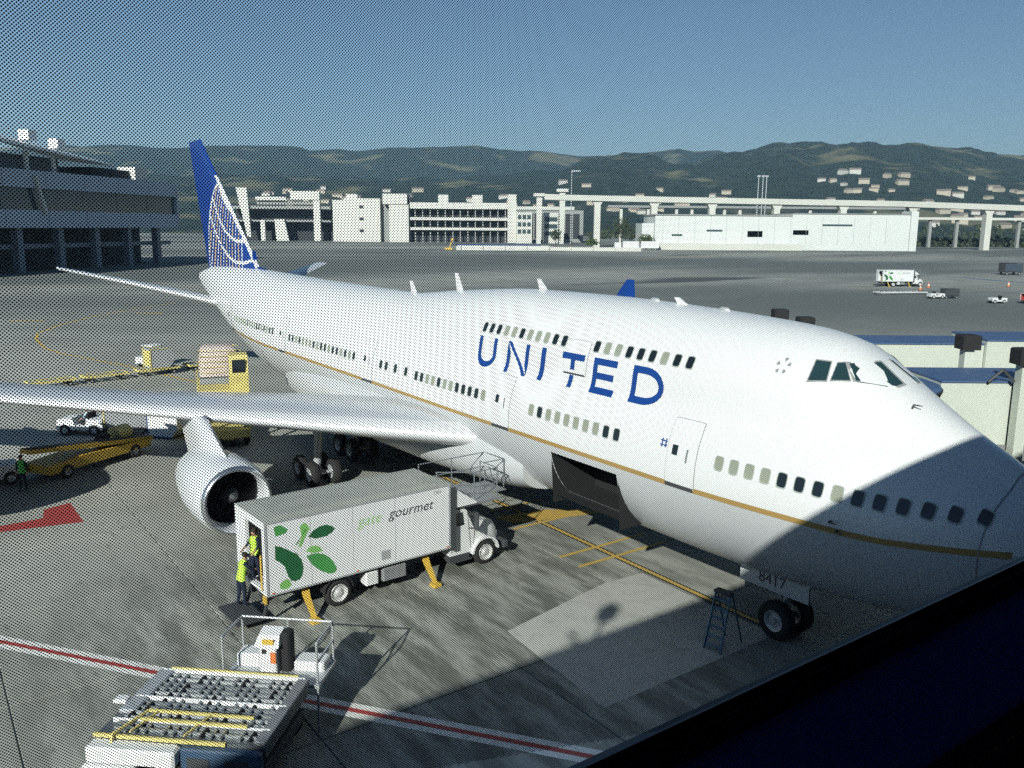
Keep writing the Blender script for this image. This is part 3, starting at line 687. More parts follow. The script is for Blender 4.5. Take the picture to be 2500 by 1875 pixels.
# ---------------------------------------------------------------- people
SKIN = mat('skin', (.36, .2, .13), .6); HAIR = mat('dark_hair', (.02, .016, .012), .7); NAVY = mat('navy_cloth', (.012, .02, .045), .9); SHOE = mat('shoe_leather', (.015, .014, .013), .6)
HIVIS = mat('hi_vis_yellow', (.5, .75, .08), .7); HIORG = mat('hi_vis_orange', (.8, .2, .09), .7); HIGRN = mat('hi_vis_green', (.08, .5, .1), .7); BLUESH = mat('pale_blue_shirt', (.45, .58, .68), .8)
def person(label, loc, rz, vest=HIVIS, shirt=NAVY, pants=NAVY, sit=False, reach=(0, 0), lean=0., has_vest=True, group=None):
    """one continuous skinned figure, about 1.76 m, facing local +y; reach lifts the (left, right) arm forward 0..1"""
    P, E = [], []
    def v(x, y, z, r, bone):
        P.append((x, y, z, r, bone)); return len(P) - 1
    def ch(a, b): E.append((a, b))
    L_ = lambda y, z: (y + lean * (z - .95), z)
    pel = v(0, 0, .95, .145, 'leg'); y, z = L_(0, 1.12); sp = v(0, y, z, .13, 'torso'); y, z = L_(.01, 1.34); chs = v(0, y, z, .155, 'torso'); y, z = L_(0, 1.47); nk0 = v(0, y, z, .085, 'torso')
    y, z = L_(.015, 1.54); nk = v(0, y, z, .055, 'head'); y, z = L_(.03, 1.62); hd = v(0, y, z, .082, 'head'); y, z = L_(.02, 1.70); ht = v(0, y, z, .085, 'head')
    for a, b_ in ((pel, sp), (sp, chs), (chs, nk0), (nk0, nk), (nk, hd), (hd, ht)): ch(a, b_)
    y, z = L_(.12, 1.61); ns = v(0, y, z, .018, 'head'); ch(hd, ns)
    for s, rc in ((-1, reach[0]), (1, reach[1])):
        if sit:
            hip = v(s * .1, .03, .9, .1, 'leg'); kn = v(s * .14, .45, .9, .07, 'leg'); an = v(s * .14, .5, .5, .05, 'leg'); to = v(s * .15, .66, .44, .042, 'shoe')
        else:
            hip = v(s * .095, 0, .86, .1, 'leg'); kn = v(s * .105, .03 + .03 * s, .49, .068, 'leg'); an = v(s * .11, -.02 + .06 * s, .1, .048, 'leg'); to = v(s * .12, .14 + .06 * s, .045, .042, 'shoe')
        ch(pel, hip); ch(hip, kn); ch(kn, an); ch(an, to)
        y, z = L_(0, 1.42); sh = v(s * .185, y, z, .068, 'arm'); el = v(s * (.235 + .0 * rc), y - .03 + .2 * rc, z - .27 + .12 * rc, .047, 'arm')
        wr = v(s * .235, y + .06 + .36 * rc, z - .50 + .34 * rc, .033, 'skin'); pm = v(s * .235, y + .085 + .42 * rc, z - .57 + .38 * rc, .036, 'skin')
        ch(nk0, sh); ch(sh, el); ch(el, wr); ch(wr, pm)
        for k in range(4):
            f = v(s * (.235 + (k - 1.5) * .018), y + .11 + .48 * rc, z - .655 + .40 * rc + .006 * abs(k - 1.5), .0095, 'skin'); ch(pm, f)
        tq = v(s * .19, y + .13 + .43 * rc, z - .60 + .39 * rc, .010, 'skin'); ch(pm, tq)
    me = bpy.data.meshes.new('body'); me.from_pydata([p[:3] for p in P], E, [])
    ob = bpy.data.objects.new('body', me); COL.objects.link(ob); ob.modifiers.new('skin', 'SKIN'); sd = me.skin_vertices[0].data
    for i, p in enumerate(P): sd[i].radius = (p[3], p[3] * (.8 if p[4] == 'torso' else 1)); sd[i].use_root = i == 0
    su = ob.modifiers.new('sub', 'SUBSURF'); su.levels = 1; su.render_levels = 1
    bpy.context.view_layer.update(); m2 = bpy.data.meshes.new_from_object(ob.evaluated_get(bpy.context.evaluated_depsgraph_get())); bpy.data.objects.remove(ob)
    for x in (shirt, pants, SKIN, SHOE): m2.materials.append(x)
    pv = [Vector(p[:3]) for p in P]; ix = {'torso': 0, 'arm': 0, 'leg': 1, 'head': 2, 'skin': 2, 'shoe': 3}; tors = []
    for f in m2.polygons:
        c = f.center; best = min(range(len(P)), key=lambda i: (pv[i] - c).length - P[i][3]); f.material_index = ix[P[best][4]]; f.use_smooth = True
        if P[best][4] == 'torso' or (P[best][4] == 'leg' and c.z > .9 and abs(c.x) < .2 and not sit): tors.append(f.index)
    t = thing('person', label, 'person', loc, rz, group); link('body', m2, t)
    if has_vest:
        b = MB(); vs = {}
        for fi in tors:
            idx = []
            for k in m2.polygons[fi].vertices:
                if k not in vs: vs[k] = len(b.v); b.v.append(tuple(m2.vertices[k].co + m2.vertices[k].normal * .018))
                idx.append(vs[k])
            b.f.append(tuple(idx)); b.m.append(0)
        b.build('vest', vest, t, smooth=True)
    h = MB(); y, z = L_(.008, 1.705); h.lathe([(-.045, .088), (.0, .1), (.05, .088), (.085, .05), (.098, .001)], (0, y, z), 'z', 12); h.build('hair', HAIR, t, smooth=True)
    return t

# ---------------------------------------------------------------- catering truck beside the forward hold
LEAFD = mat('leaf_print_dark', (.02, .12, .045), .5, var=.3, scale=3); LEAFM = mat('leaf_print_mid', (.07, .3, .08), .5, var=.3, scale=3); LEAFL = mat('leaf_print_light', (.22, .5, .14), .5, var=.2, scale=3)
TXG = mat('lettering_green', (.4, .65, .3), .5); TXK = mat('lettering_grey', (.06, .065, .07), .5)
BOXW = mat('box_panel_white', (.76, .77, .77), .4, var=.04, scale=.8, dirt=.15, dcol=(.5, .5, .46)); ROOFG = mat('box_roof', (.36, .37, .33), .6, var=.15, scale=1, dirt=.5, dcol=(.22, .22, .18))
def catering_truck(label, loc, rz):
    t = thing('catering_truck', label, 'truck', loc, rz, 'catering trucks with leaf print')
    # local: x forward from the rear of the box, y left, right side at y = -1.2
    b = MB(); b.box(0, 6.87, -1.22, -1.16, 1.05, 3.46); b.box(0, 6.87, 1.16, 1.22, 1.05, 3.46); b.box(6.81, 6.87, -1.16, 1.16, 1.05, 3.46); b.box(0, 6.81, -1.16, 1.16, 1.05, 1.16)
    b.box(0, .12, -1.16, -.98, 1.16, 3.46); b.box(0, .12, .40, 1.16, 1.16, 3.46); b.box(0, .12, -.98, .40, 3.2, 3.46)
    box = b.build('box_body', BOXW, t)
    r = MB(); r.box(-.01, 6.88, -1.23, 1.23, 3.46, 3.47); r.loft([[(0.0, -1.2, 3.47), (6.85, -1.2, 3.47), (6.85, 1.2, 3.47), (0.0, 1.2, 3.47)], [(.5, -.9, 3.53), (6.2, -.9, 3.53), (6.2, .9, 3.53), (.5, .9, 3.53)]], True)
    r.build('roof', ROOFG, box)
    e = MB()
    for z in (1.05, 3.40): e.box(-.015, 6.89, -1.235, -1.222, z, z + .06); e.box(-.015, 6.89, 1.222, 1.235, z, z + .06)
    for x in (0, 6.81): e.box(x - .012, x + .07, -1.236, -1.221, 1.11, 3.40); e.box(x - .012, x + .07, 1.221, 1.236, 1.11, 3.4)
    e.build('edge_trim', LGREY, box)
    for x in (1.5, 3.0, 4.6): MB().box(x, x + .015, -1.224, -1.2195, 1.12, 3.39).build('panel_joint', LGREY, box)
    MB().box(4.05, 4.4, -1.226, -1.2, 1.28, 1.6).build('service_hatch', LGREY, box)
    for x in (.15, 3.1, 6.7): MB().box(x, x + .08, -1.245, -1.23, 1.12, 1.16).build('marker_lamp', ORG, box)
    s = MB(); s.box(6.9, 7.12, -1.24, -1.12, .95, 3.3); s.build('lift_mast', DGREY, t); MB().box(6.9, 7.12, 1.12, 1.24, .95, 3.3).build('lift_mast', DGREY, t)
    # leaf print on the right side, (Y, z) outlines measured along the box
    Ls = [([(12.82, 3.28), (12.62, 3.31), (12.36, 3.12), (12.43, 3.0), (12.77, 2.97)], LEAFM), ([(11.96, 3.11), (11.85, 3.2), (11.75, 3.2), (11.63, 2.97), (11.75, 2.8), (11.85, 2.6), (11.96, 2.42), (12.03, 2.48), (11.91, 2.76)], LEAFL),
          ([(11.7, 2.72), (11.49, 2.9), (11.28, 2.98), (11.07, 2.99), (10.9, 2.92), (10.76, 2.79), (10.88, 2.68), (11.05, 2.6), (11.43, 2.6)], LEAFD), ([(11.79, 2.25), (11.7, 2.34), (11.58, 2.38), (11.4, 2.36), (11.3, 2.28), (11.2, 2.13), (11.52, 2.13)], LEAFL),
          ([(11.77, 2.08), (11.6, 2.12), (11.38, 2.1), (11.15, 2.0), (10.97, 1.85), (10.82, 1.62), (10.72, 1.37), (10.82, 1.28), (11.0, 1.3), (11.2, 1.41), (11.45, 1.6), (11.62, 1.79)], LEAFM),
          ([(12.8, 2.68), (12.55, 2.56), (12.33, 2.4), (12.1, 2.25), (11.94, 2.01), (11.89, 1.75), (11.92, 1.52), (12.02, 1.38), (12.17, 1.34), (12.32, 1.4), (12.42, 1.6), (12.5, 1.9), (12.67, 2.12), (12.81, 2.2)], LEAFD), ([(12.7, 1.36), (12.55, 1.47), (12.43, 1.5), (12.29, 1.26), (12.4, 1.18), (12.51, 1.16), (12.68, 1.22)], LEAFL)]
    for pl, m in Ls:
        q = MB(); q.add([(13.12 - y, -1.224, z) for y, z in pl], [tuple(range(len(pl)))]); q.build('leaf_print', m, box)
    q = MB(); q.bar((1.0, -1.2245, 2.55), (1.35, -1.2245, 3.0), .03, .004); q.bar((.35, -1.2245, 2.62), (1.2, -1.2245, 2.12), .03, .004)
    q.build('stem_print', LEAFM, box)
    for txt, x0, z0, sz, m in (('gate', 3.18, 2.66, .52, TXG), ('gourmet', 4.36, 2.7, .50, TXK)):
        o = link('lettering', text_mesh(txt, sz, m, shear=.28, align='LEFT', spacing=1.02), box); o.matrix_local = Matrix.Translation((x0, -1.2255, z0)) @ Matrix.Rotation(R(90), 4, 'X')
    o = link('lettering', text_mesh('1105', .17, TXK, align='LEFT'), box); o.matrix_local = Matrix.Translation((6.15, -1.2255, 3.2)) @ Matrix.Rotation(R(90), 4, 'X')
    # chassis
    c = MB(); c.box(.1, 9.4, -.5, -.3, .65, .92); c.box(.1, 9.4, .3, .5, .65, .92); c.box(.3, 6.6, -.9, .9, .92, 1.04); c.box(6.95, 9.3, -.45, .45, .5, .95)
    for x in (1.2, 2.5, 4.0, 5.5): c.box(x, x + .1, -.5, .5, .66, .9)
    c.cyl((2.5, -1.0, .49), (2.5, 1.0, .49), .07); c.cyl((8.52, -1.0, .49), (8.52, 1.0, .49), .06); c.build('chassis', DGREY, t)
    for x0, x1, m, n_ in ((3.5, 4.0, WHITEV, 'side_tank'), (4.15, 5.1, GREY, 'battery_box')):
        k = MB(); k.bbox(x0, x1, -1.12, -.6, .45, .93, .05); k.build(n_, m, t)
    for sg in (-1, 1):
        for x in (2.5, 8.52):
            wm = MB(); wheel(wm, (x, sg * .98, .49), .49, .3); wo = wm.build('wheel', [TYRE, BLACK], t, smooth=40)
            rm = MB(); sgn = -sg
            rm.lathe([(sg * .155, .31), (sg * .17, .3), (sg * .15, .27), (sg * .10, .2), (sg * .13, .12), (sg * .17, .09), (sg * .17, .001)], (x, sg * .98, .49), 'y', 22); rm.build('rim', mat('wheel_rim_white', (.62, .62, .6), .4, .2, dirt=.3), wo, smooth=35)
            fm = MB(); pts = [(x + math.cos(a) * .56, .5 + math.sin(a) * .56) for a in [R(10 + 16 * k) for k in range(11)]]; pin = [(x + math.cos(a) * .53, .5 + math.sin(a) * .53) for a in [R(170 - 16 * k) for k in range(11)]]
            if x < 3: fm.prism(pts + pin, sg * .8 - .02, sg * 1.14); fm.build('mudguard', BLACK, t)
    # outriggers: braced yellow legs with feet
    for x in (1.32, 5.9):
        for sg in (-1, 1):
            g = MB(); g.loft([[(x - .02, sg * .8 - .06, .98), (x + .22, sg * .8 - .06, .98), (x + .22, sg * .8 + .06, .98), (x - .02, sg * .8 + .06, .98)], [(x - .08, sg * 1.12 - .06, .68), (x + .13, sg * 1.12 - .06, .68), (x + .13, sg * 1.12 + .06, .68), (x - .08, sg * 1.12 + .06, .68)], [(x - .03, sg * 1.62 - .05, .12), (x + .12, sg * 1.62 - .05, .12), (x + .12, sg * 1.62 + .05, .12), (x - .03, sg * 1.62 + .05, .12)]], True)
            g.bbox(x - .12, x + .2, sg * 1.66 - .17, sg * 1.66 + .17, 0.0, .12, .02); g.build('outrigger', YEL, t)
    # cab: bonneted, door, glass
    cb = MB(); prof = [(6.98, .62), (8.02, .62), (8.02, 1.0), (8.08, 1.45), (7.95, 1.72), (7.72, 2.26), (7.6, 2.34), (6.98, 2.34)]
    cb.prism(prof, -1.02, 1.02); cab = cb.build('cab', WHITEV, t, smooth=30)
    hd_ = MB(); rings = []
    for x, zt, hw, zb in ((8.03, 1.66, .98, .72), (8.4, 1.62, .96, .75), (8.9, 1.55, .86, .8), (9.25, 1.42, .74, .62), (9.36, 1.2, .68, .6)):
        rings.append([(x, -hw, zb), (x, hw, zb), (x, hw, zt - .22), (x, hw * .72, zt), (x, -hw * .72, zt), (x, -hw, zt - .22)])
    hd_.loft(rings, True); hood = hd_.build('hood', WHITEV, t, smooth=50)
    for sg in (-1, 1):
        fm = MB(); pts = [(8.52 + math.cos(a) * .62, .5 + math.sin(a) * .60) for a in [R(4 + 17.2 * k) for k in range(11)]]; pin = [(8.52 + math.cos(a) * .54, .5 + math.sin(a) * .53) for a in [R(176 - 17.2 * k) for k in range(11)]]
        fm.prism(pts + pin, sg * .7, sg * 1.16); fm.build('wheel_arch', WHITEV, t, smooth=30)
        g = MB(); g.prism([(7.12, 1.72), (7.62, 1.72), (7.55, 2.22), (7.12, 2.22)], sg * 1.02, sg * 1.03); g.build('side_window', GLASS, cab)
        d = MB(); d.prism([(7.05, .75), (7.07, .75), (7.07, 2.28), (7.05, 2.28)], sg * 1.02, sg * 1.026); d.prism([(7.9, .75), (7.92, .75), (7.78, 2.2), (7.76, 2.2)], sg * 1.02, sg * 1.026); d.build('door_gap', DGREY, cab)
        h = MB(); h.box(7.14, 7.24, sg * 1.02 - .02, sg * 1.02 + .03, 1.38, 1.5); h.build('door_handle', BLACK, cab)
        m_ = MB(); m_.bar((7.75, sg * 1.0, 2.1), (8.0, sg * 1.28, 2.12), .03); m_.bar((7.8, sg * 1.0, 1.55), (8.0, sg * 1.28, 1.6), .03); m_.box(7.97, 8.03, sg * 1.28 - .1, sg * 1.28 + .1, 1.5, 2.2); m_.build('wing_mirror', DGREY, cab)
        st = MB(); st.box(7.0, 7.9, sg * .7, sg * 1.1, .36, .42); st.box(7.0, 7.85, sg * .55, sg * 1.0, .42, .72); st.build('step', DGREY, t)
        l = MB(); l.bbox(9.2, 9.36, sg * .62 - .12, sg * .62 + .12, .88, 1.08, .03); l.build('headlamp', CHROME, hood)
    ws = MB(); ws.quad((8.0, -.9, 1.66), (8.0, .9, 1.66), (7.745, .86, 2.25), (7.745, -.86, 2.25)); o = ws.build('windscreen', GLASS, cab)
    o.location = (.02, 0, .01)
    gr = MB(); gr.box(9.32, 9.39, -.5, .5, .7, 1.15)
    gr.build('grille', DGREY, hood); MB().bbox(9.38, 9.62, -1.1, 1.1, .45, .72, .04).build('bumper', DGREY, t)
    ex = MB(); ex.cyl((7.02, -.62, 1.0), (7.02, -.62, 2.36), .06); 
    # front platform above the cab, with a wedge fairing and railings
    pf = MB(); pf.prism([(6.9, 2.51), (6.9, 3.36), (8.1, 2.55), (8.1, 2.51)], -1.18, -.25); pf.build('platform_fairing', BOXW, t)
    dk = MB(); dk.box(6.9, 9.2, -1.1, 1.18, 2.42, 2.5); dk.box(8.6, 10.2, -.2, 1.15, 2.36, 2.41); plat = dk.build('platform', GREY, t)
    rl = MB(); zt = 3.62
    for x, y in ((7.0, -.15), (8.1, -.98), (9.15, -.98), (9.15, .1), (10.1, -.15), (10.1, 1.1), (7.0, 1.1), (8.5, 1.1)): rl.cyl((x, y, 2.42), (x, y, zt), .025, n=6)
    for z in (zt, 3.05):
        for p, q in (((6.95, -.15), (8.1, -.98)), ((8.1, -.98), (9.15, -.98)), ((9.15, -.98), (9.15, .1)), ((9.15, -.15), (10.1, -.15)), ((10.1, -.15), (10.1, 1.1)), ((10.1, 1.1), (6.95, 1.1))): rl.cyl((*p, z), (*q, z), .022, n=6)
    rl.build('railing', mat('railing_grey', (.22, .24, .25), .5, .3), plat)
    for x, y in ((6.98, -.5), (7.5, .5)): MB().bbox(x, x + .22, y, y + .22, 2.5, 2.68, .03).build('warning_beacon', YEL, plat)
    # tail lift and rear gear
    tl = MB(); tl.box(-.95, -.03, -1.1, .6, .28, .34); tl.bar((-.02, -.9, .3), (.2, -.9, .95), .08); tl.bar((-.02, .5, .3), (.2, .5, .95), .08); tl.build('tail_lift', DGREY, t)
    MB().box(-.06, .0, -1.2, -.98, .8, 1.04).build('rear_marker_board', YEL, t)
    MB().cyl((-.05, -.94, 1.2), (-.05, -.94, 2.35), .03, n=8).build('grab_pole', YEL, t)
    MB().box(.12, .14, -1.16, 1.16, 1.2, 1.22).build('floor_edge', LGREY, box)
    return t
truck = catering_truck('white catering truck with green leaf print, on yellow outriggers beside the jet', (18.62, 13.12, 0), R(-87.6))
person('person in lime safety vest standing inside the open rear of the near truck', (18.6, 12.98, 1.17), R(20), HIVIS, NAVY, NAVY, reach=(.5, .6))
person('person in lime safety vest and navy trousers stepping up at the truck tail', (18.75, 13.45, .34), R(195), HIVIS, NAVY, NAVY, reach=(.3, .8), lean=.25)
far_truck = copy_tree(truck); far_truck.location = (100.5, -157.5, 0); far_truck.rotation_euler = (0, 0, R(-118)); far_truck.scale = (1.08, 1.08, 1.08)
far_truck['label'] = 'distant catering truck with leaf print, out on the open apron behind the jet'

# ---------------------------------------------------------------- cargo loader at the bottom of the picture
DECK = mat('loader_deck_steel', (.16, .18, .19), .5, .4, var=.3, scale=3, dirt=.6, dcol=(.06, .065, .07)); ROLL = mat('roller_steel', (.42, .45, .46), .35, .6, dirt=.4)
ld = thing('container_loader', 'white container loader with roller deck and railed control stand beside the painted line', 'cargo loader', (11.35, 14.15, 0), R(47.5))
b = MB(); b.box(.02, 3.9, .02, 2.72, 1.12, 1.40); b.build('deck_frame', DECK, ld)
for k in range(6):
    y = .2 + k * .42; r = MB(); r.box(.3, 3.62, y - .02, y + .02, 1.402, 1.47); r.box(.3, 3.62, y + .18, y + .22, 1.402, 1.47); r.build('roller_rail', ROLL if k % 2 else LGREY, ld)
for k in range(15):
    for j in range(6):
        if (k + j) % 4 == 3: continue
        r = MB(); x = .42 + k * .22; y = .4 + j * .42; r.cyl((x, y - .17, 1.46), (x, y + .17, 1.46), .035, n=7); r.build('roller', ROLL if (k * 7 + j * 3) % 5 else BLACK, ld)
for y in (.02, 1.25, 2.2): MB().bbox(.1, 3.8, y, y + .06, 1.402, 1.5, .01).build('side_guide', WHITEV, ld)
for (x0, x1, y0, y1, m) in ((3.5, 3.88, .05, 1.9, LGREY), (.02, .28, .05, 2.7, GREY), (3.92, 4.25, 1.3, 1.55, WHITEV)): MB().bbox(x0, x1, y0, y1, 1.404, 1.49, .02).build('deck_plate', m, ld)
MB().box(.3, 3.6, -.02, .03, 1.5, 1.53).build('yellow_edge', YEL2, ld)
MB().box(.9, 3.95, 2.73, 2.79, 1.36, 1.44).build('yellow_edge', YEL2, ld)
lf = MB()
for y in (1.95, 2.3): lf.bar((.6, y, 1.56), (3.1, y, 1.56), .06, .06)
for x in (2.85, 1.6): lf.bar((x, 1.95, 1.56), (x + .25, 2.75, 1.52), .04)
lf.bar((3.1, 1.95, 1.56), (3.45, 2.85, 1.5), .05); lf.bar((3.45, 2.85, 1.5), (3.45, 2.95, 1.2), .05); lf.build('lifting_frame', YEL2, ld)
# body below the near edge
bd = MB(); bd.bbox(1.9, 3.95, 2.75, 3.15, 1.0, 1.34, .05); bd.build('engine_cover', WHITEV, ld)
bd = MB(); bd.bbox(2.75, 3.98, 2.75, 3.3, .38, .98, .06); bd.build('side_body', WHITEV, ld)
bd = MB(); bd.bbox(.05, 1.88, 2.74, 2.95, .55, 1.34, .04); bd.build('side_body', mat('loader_blue_panel', (.05, .09, .15), .5), ld)
for x in (.35, 1.2): MB().box(x, x + .5, 2.94, 2.97, .65, 1.15).build('access_door', DGREY, ld)
MB().box(2.68, 2.74, 2.75, 3.25, .4, 1.0).build('black_gap', BLACK, ld)
for x, z in ((2.3, .85), (2.3, .65)): MB().cyl((x, 2.96, z), (x, 3.02, z), .05, n=10).build('tail_lamp', RED, ld)
MB().bbox(2.15, 2.45, 2.75, 2.97, .5, 1.0, .02).build('lamp_post', WHITEV, ld)
wm = MB(); wheel(wm, (1.75, 2.88, .45), .45, .32, 'y'); wm.build('wheel', [TYRE, LGREY], ld, smooth=40); 
for x, y in ((3.4, 2.7), (3.4, .25), (.6, .25)):
    wm = MB(); wheel(wm, (x, y, .45), .45, .32, 'y'); wm.build('wheel', [TYRE, LGREY], ld, smooth=40)
ch = MB(); ch.box(.1, 3.85, .3, 2.6, .5, .85); ch.build('chassis', DGREY, ld)
sc_ = MB()
for y in (.45, 2.25): sc_.bar((.4, y, .8), (3.4, y, 1.15), .1, .16); sc_.bar((3.4, y, .8), (.4, y, 1.15), .1, .16)
sc_.build('scissor_lift', GREY, ld)
# operator platform with railing and console
pl = MB(); pl.box(-.2, 2.35, -1.35, -.05, 1.18, 1.26); st = pl.build('control_stand', LGREY, ld)
rl = MB(); Pm = [(-.2, -1.3), (2.3, -1.3)]
for x, y, z0 in ((-.15, -.1, 0.0), (-.15, -1.3, 1.2), (2.3, -1.3, 1.2), (2.3, -.12, 1.2), (1.05, -1.3, 1.2)): rl.cyl((x, y, z0), (x, y, 2.36), .03, n=8)
for z in (2.36, 1.85):
    for p, q in (((-.15, -.1), (-.15, -1.3)), ((-.15, -1.3), (2.3, -1.3)), ((2.3, -1.3), (2.3, -.12))):
        if z > 2 or p[0] < 1.5 and q[0] < 1.5: rl.cyl((*p, z), (*q, z), .03, n=8)
rl.build('railing', LGREY, st, smooth=30)
cn = MB(); cn.bbox(1.05, 1.5, -.85, -.45, 1.26, 2.02, .03); cn.loft([[(.95, -.95, 2.0), (1.6, -.95, 2.0), (1.6, -.38, 2.0), (.95, -.38, 2.0)], [(1.0, -.95, 2.32), (1.55, -.95, 2.32), (1.55, -.6, 2.24), (1.0, -.6, 2.24)]], True); co = cn.build('control_console', WHITEV, st)
MB().box(1.1, 1.4, -.44, -.43, 2.05, 2.2).build('warning_label', YEL, co); MB().box(1.06, 1.2, -.447, -.437, 1.55, 1.85).build('warning_label', ORG, co); MB().box(1.3, 1.42, -.447, -.44, 1.8, 1.92).build('switch_box', BLACK, co)
MB().box(1.0, 1.5, -.1, -.03, 1.26, 1.32).build('warning_strip', ORG, st); MB().box(1.75, 2.2, -.1, -.03, 1.26, 1.32).build('warning_strip', ORG, st)
MB().bbox(.75, 1.0, -1.0, -.6, 1.26, 2.3, .05).build('seat_back', BLACK, st); MB().bbox(1.6, 2.25, -1.25, -.75, 1.26, 1.6, .04).build('tool_box', WHITEV, st); MB().bbox(-.1, .7, -1.25, -.7, 1.26, 1.5, .04).build('tool_box', WHITEV, st)

# ---------------------------------------------------------------- stepladder by the nose wheel
ALU = mat('ladder_blue_rail', (.09, .2, .3), .4, .2); 
sl_ = thing('stepladder', 'blue stepladder standing in shade beside the nose wheel', 'stepladder', (8.5, 2.3, 0), R(188))
r1 = MB(); r1.bar((-.29, -.42, 0), (-.24, .05, 1.75), .035, .07); r1.build('rail', ALU, sl_); r1 = MB(); r1.bar((.29, -.42, 0), (.24, .05, 1.75), .035, .07); r1.build('rail', ALU, sl_)
for k in range(6):
    f = .1 + k * .155; s_ = MB(); y = -.42 + .47 * f; s_.box(-.29 + .05 * f, .29 - .05 * f, y - .05, y + .06, 1.75 * f - .015, 1.75 * f + .01); s_.bar((-.28 + .05 * f, y - .03, 1.75 * f), (-.12, y - .03, 1.75 * f - .12), .02); s_.bar((.28 - .05 * f, y - .03, 1.75 * f), (.12, y - .03, 1.75 * f - .12), .02); s_.build('step', ALU, sl_)
MB().bbox(-.28, .28, -.08, .2, 1.72, 1.79, .02).build('top_cap', DGREY, sl_)
for x in (-.26, .26): q = MB(); q.bar((x * 1.1, .75, 0), (x, .12, 1.72), .03, .05); q.build('rear_leg', ALU, sl_)
# ---------------------------------------------------------------- jet bridges on the far side of the nose
BRW = mat('bridge_wall', (.60, .64, .56), .55, var=.05, scale=.5, dirt=.15, dcol=(.4, .42, .36)); BRB = mat('bridge_roof_blue', (.07, .13, .26), .6, var=.2, scale=.8, dirt=.4, dcol=(.2, .22, .22)); CABG = mat('bridge_cab_grey', (.22, .3, .27), .5)
def jet_bridge(label, cab, start, rz, length=22):
    """cab: centre of the rotating cab; start: where the tunnel leaves it; local x runs outward along the tunnel"""
    t = thing('jet_bridge', label, 'jet bridge', (start[0], start[1], 0), rz, 'jet bridges serving the jet')
    inv = Matrix.Rotation(-rz, 3, 'Z'); c = inv @ Vector((cab[0] - start[0], cab[1] - start[1], 0)); door = inv @ Vector((cab[2] - start[0], cab[3] - start[1], 0))
    b = MB(); b.box(0, length * .5, -1.4, 1.4, 5.1, 7.3); b.box(length * .5 + .02, length, -1.6, 1.6, 4.9, 7.5); tn = b.build('tunnel', BRW, t)
    r = MB(); r.box(-.02, length * .5, -1.46, 1.46, 7.3, 7.36); r.box(length * .5, length + .02, -1.66, 1.66, 7.5, 7.56); r.build('roof', BRB, tn)
    for k in range(1, int(length / 2.4)):
        x = k * 2.4
        if abs(x - length / 2) > .4: w_ = 1.4 if x < length / 2 else 1.6; s = MB(); s.box(x, x + .05, -w_ - .012, -w_ + .004, 5.12, 7.28); s.build('panel_rib', BRW, tn)
    g = MB(); g.box(0, length * .5, -1.52, -1.405, 4.94, 5.1); g.build('bottom_rail', GREY, tn)
    p = MB(); p.cyl((.6, 0, 5.0), (c.x, c.y, 5.0), .3); n = 28
    p = MB(); p.lathe([(4.75, 1.95), (4.75, 2.0), (7.0, 2.0), (7.0, 1.95)], (c.x, c.y, 0), 'z', n); cb = p.build('cab', CABG, t, smooth=35)
    q = MB(); q.lathe([(7.0, 2.14), (7.12, 2.14), (7.2, 2.05), (7.3, .01)], (c.x, c.y, 0), 'z', n); q.build('cab_roof', BRB, cb, smooth=35); q = MB(); q.lathe([(6.98, 2.16), (7.07, 2.17)], (c.x, c.y, 0), 'z', n); q.build('cab_rim', BLACK, cb)
    q = MB(); q.bar((c.x, c.y, 6.0), (door.x, door.y, 6.0), 2.4, 2.5); q.build('bellows', DGREY, cb)
    q = MB(); q.bar((-.6, 0, 6.15), (c.x, c.y, 6.1), 2.5, 2.1); q.build('neck', BRW, t)
    for y, z in ((-1.85, 8.02), (1.85, 8.02)):
        q = MB(); q.box(2.35, 2.7, y - .2, y + .2, .9, z); col = q.build('lift_column', BRW, t); k = MB(); k.bbox(2.18, 2.87, y - .37, y + .37, z, z + .55, .04); k.build('column_cap', BLACK, col)
    q = MB(); q.box(2.3, 2.75, -2.3, 2.3, .55, .95); q.build('wheel_beam', GREY, t)
    for y in (-1.6, -1.15, 1.15, 1.6):
        q = MB(); wheel(q, (2.52, y, .55), .55, .32); q.build('wheel', [TYRE, LGREY], t, smooth=40)
    q = MB(); q.cyl((length - 1, 0, 0), (length - 1, 0, 4.9), .5, n=16); q.build('support_column', GREY, t)
    q = MB(); q.tube([(1.5, -1.6, 7.36), (1.9, -1.7, 7.8), (2.3, -1.75, 7.4)], .05); q.build('cable', DGREY, t)
    return t
RZB = math.atan2(-.811, -.584)
jet_bridge('pale jet bridge with blue roof and rounded grey cab docked behind the nose', (9.35, -6.35, 9.58, -3.3), (8.75, -8.35), RZB)
jet_bridge('second jet bridge farther back, blue roof edge showing above the nearer one', (19.3, -8.6, 18.9, -3.3), (19.2, -10.8), RZB)

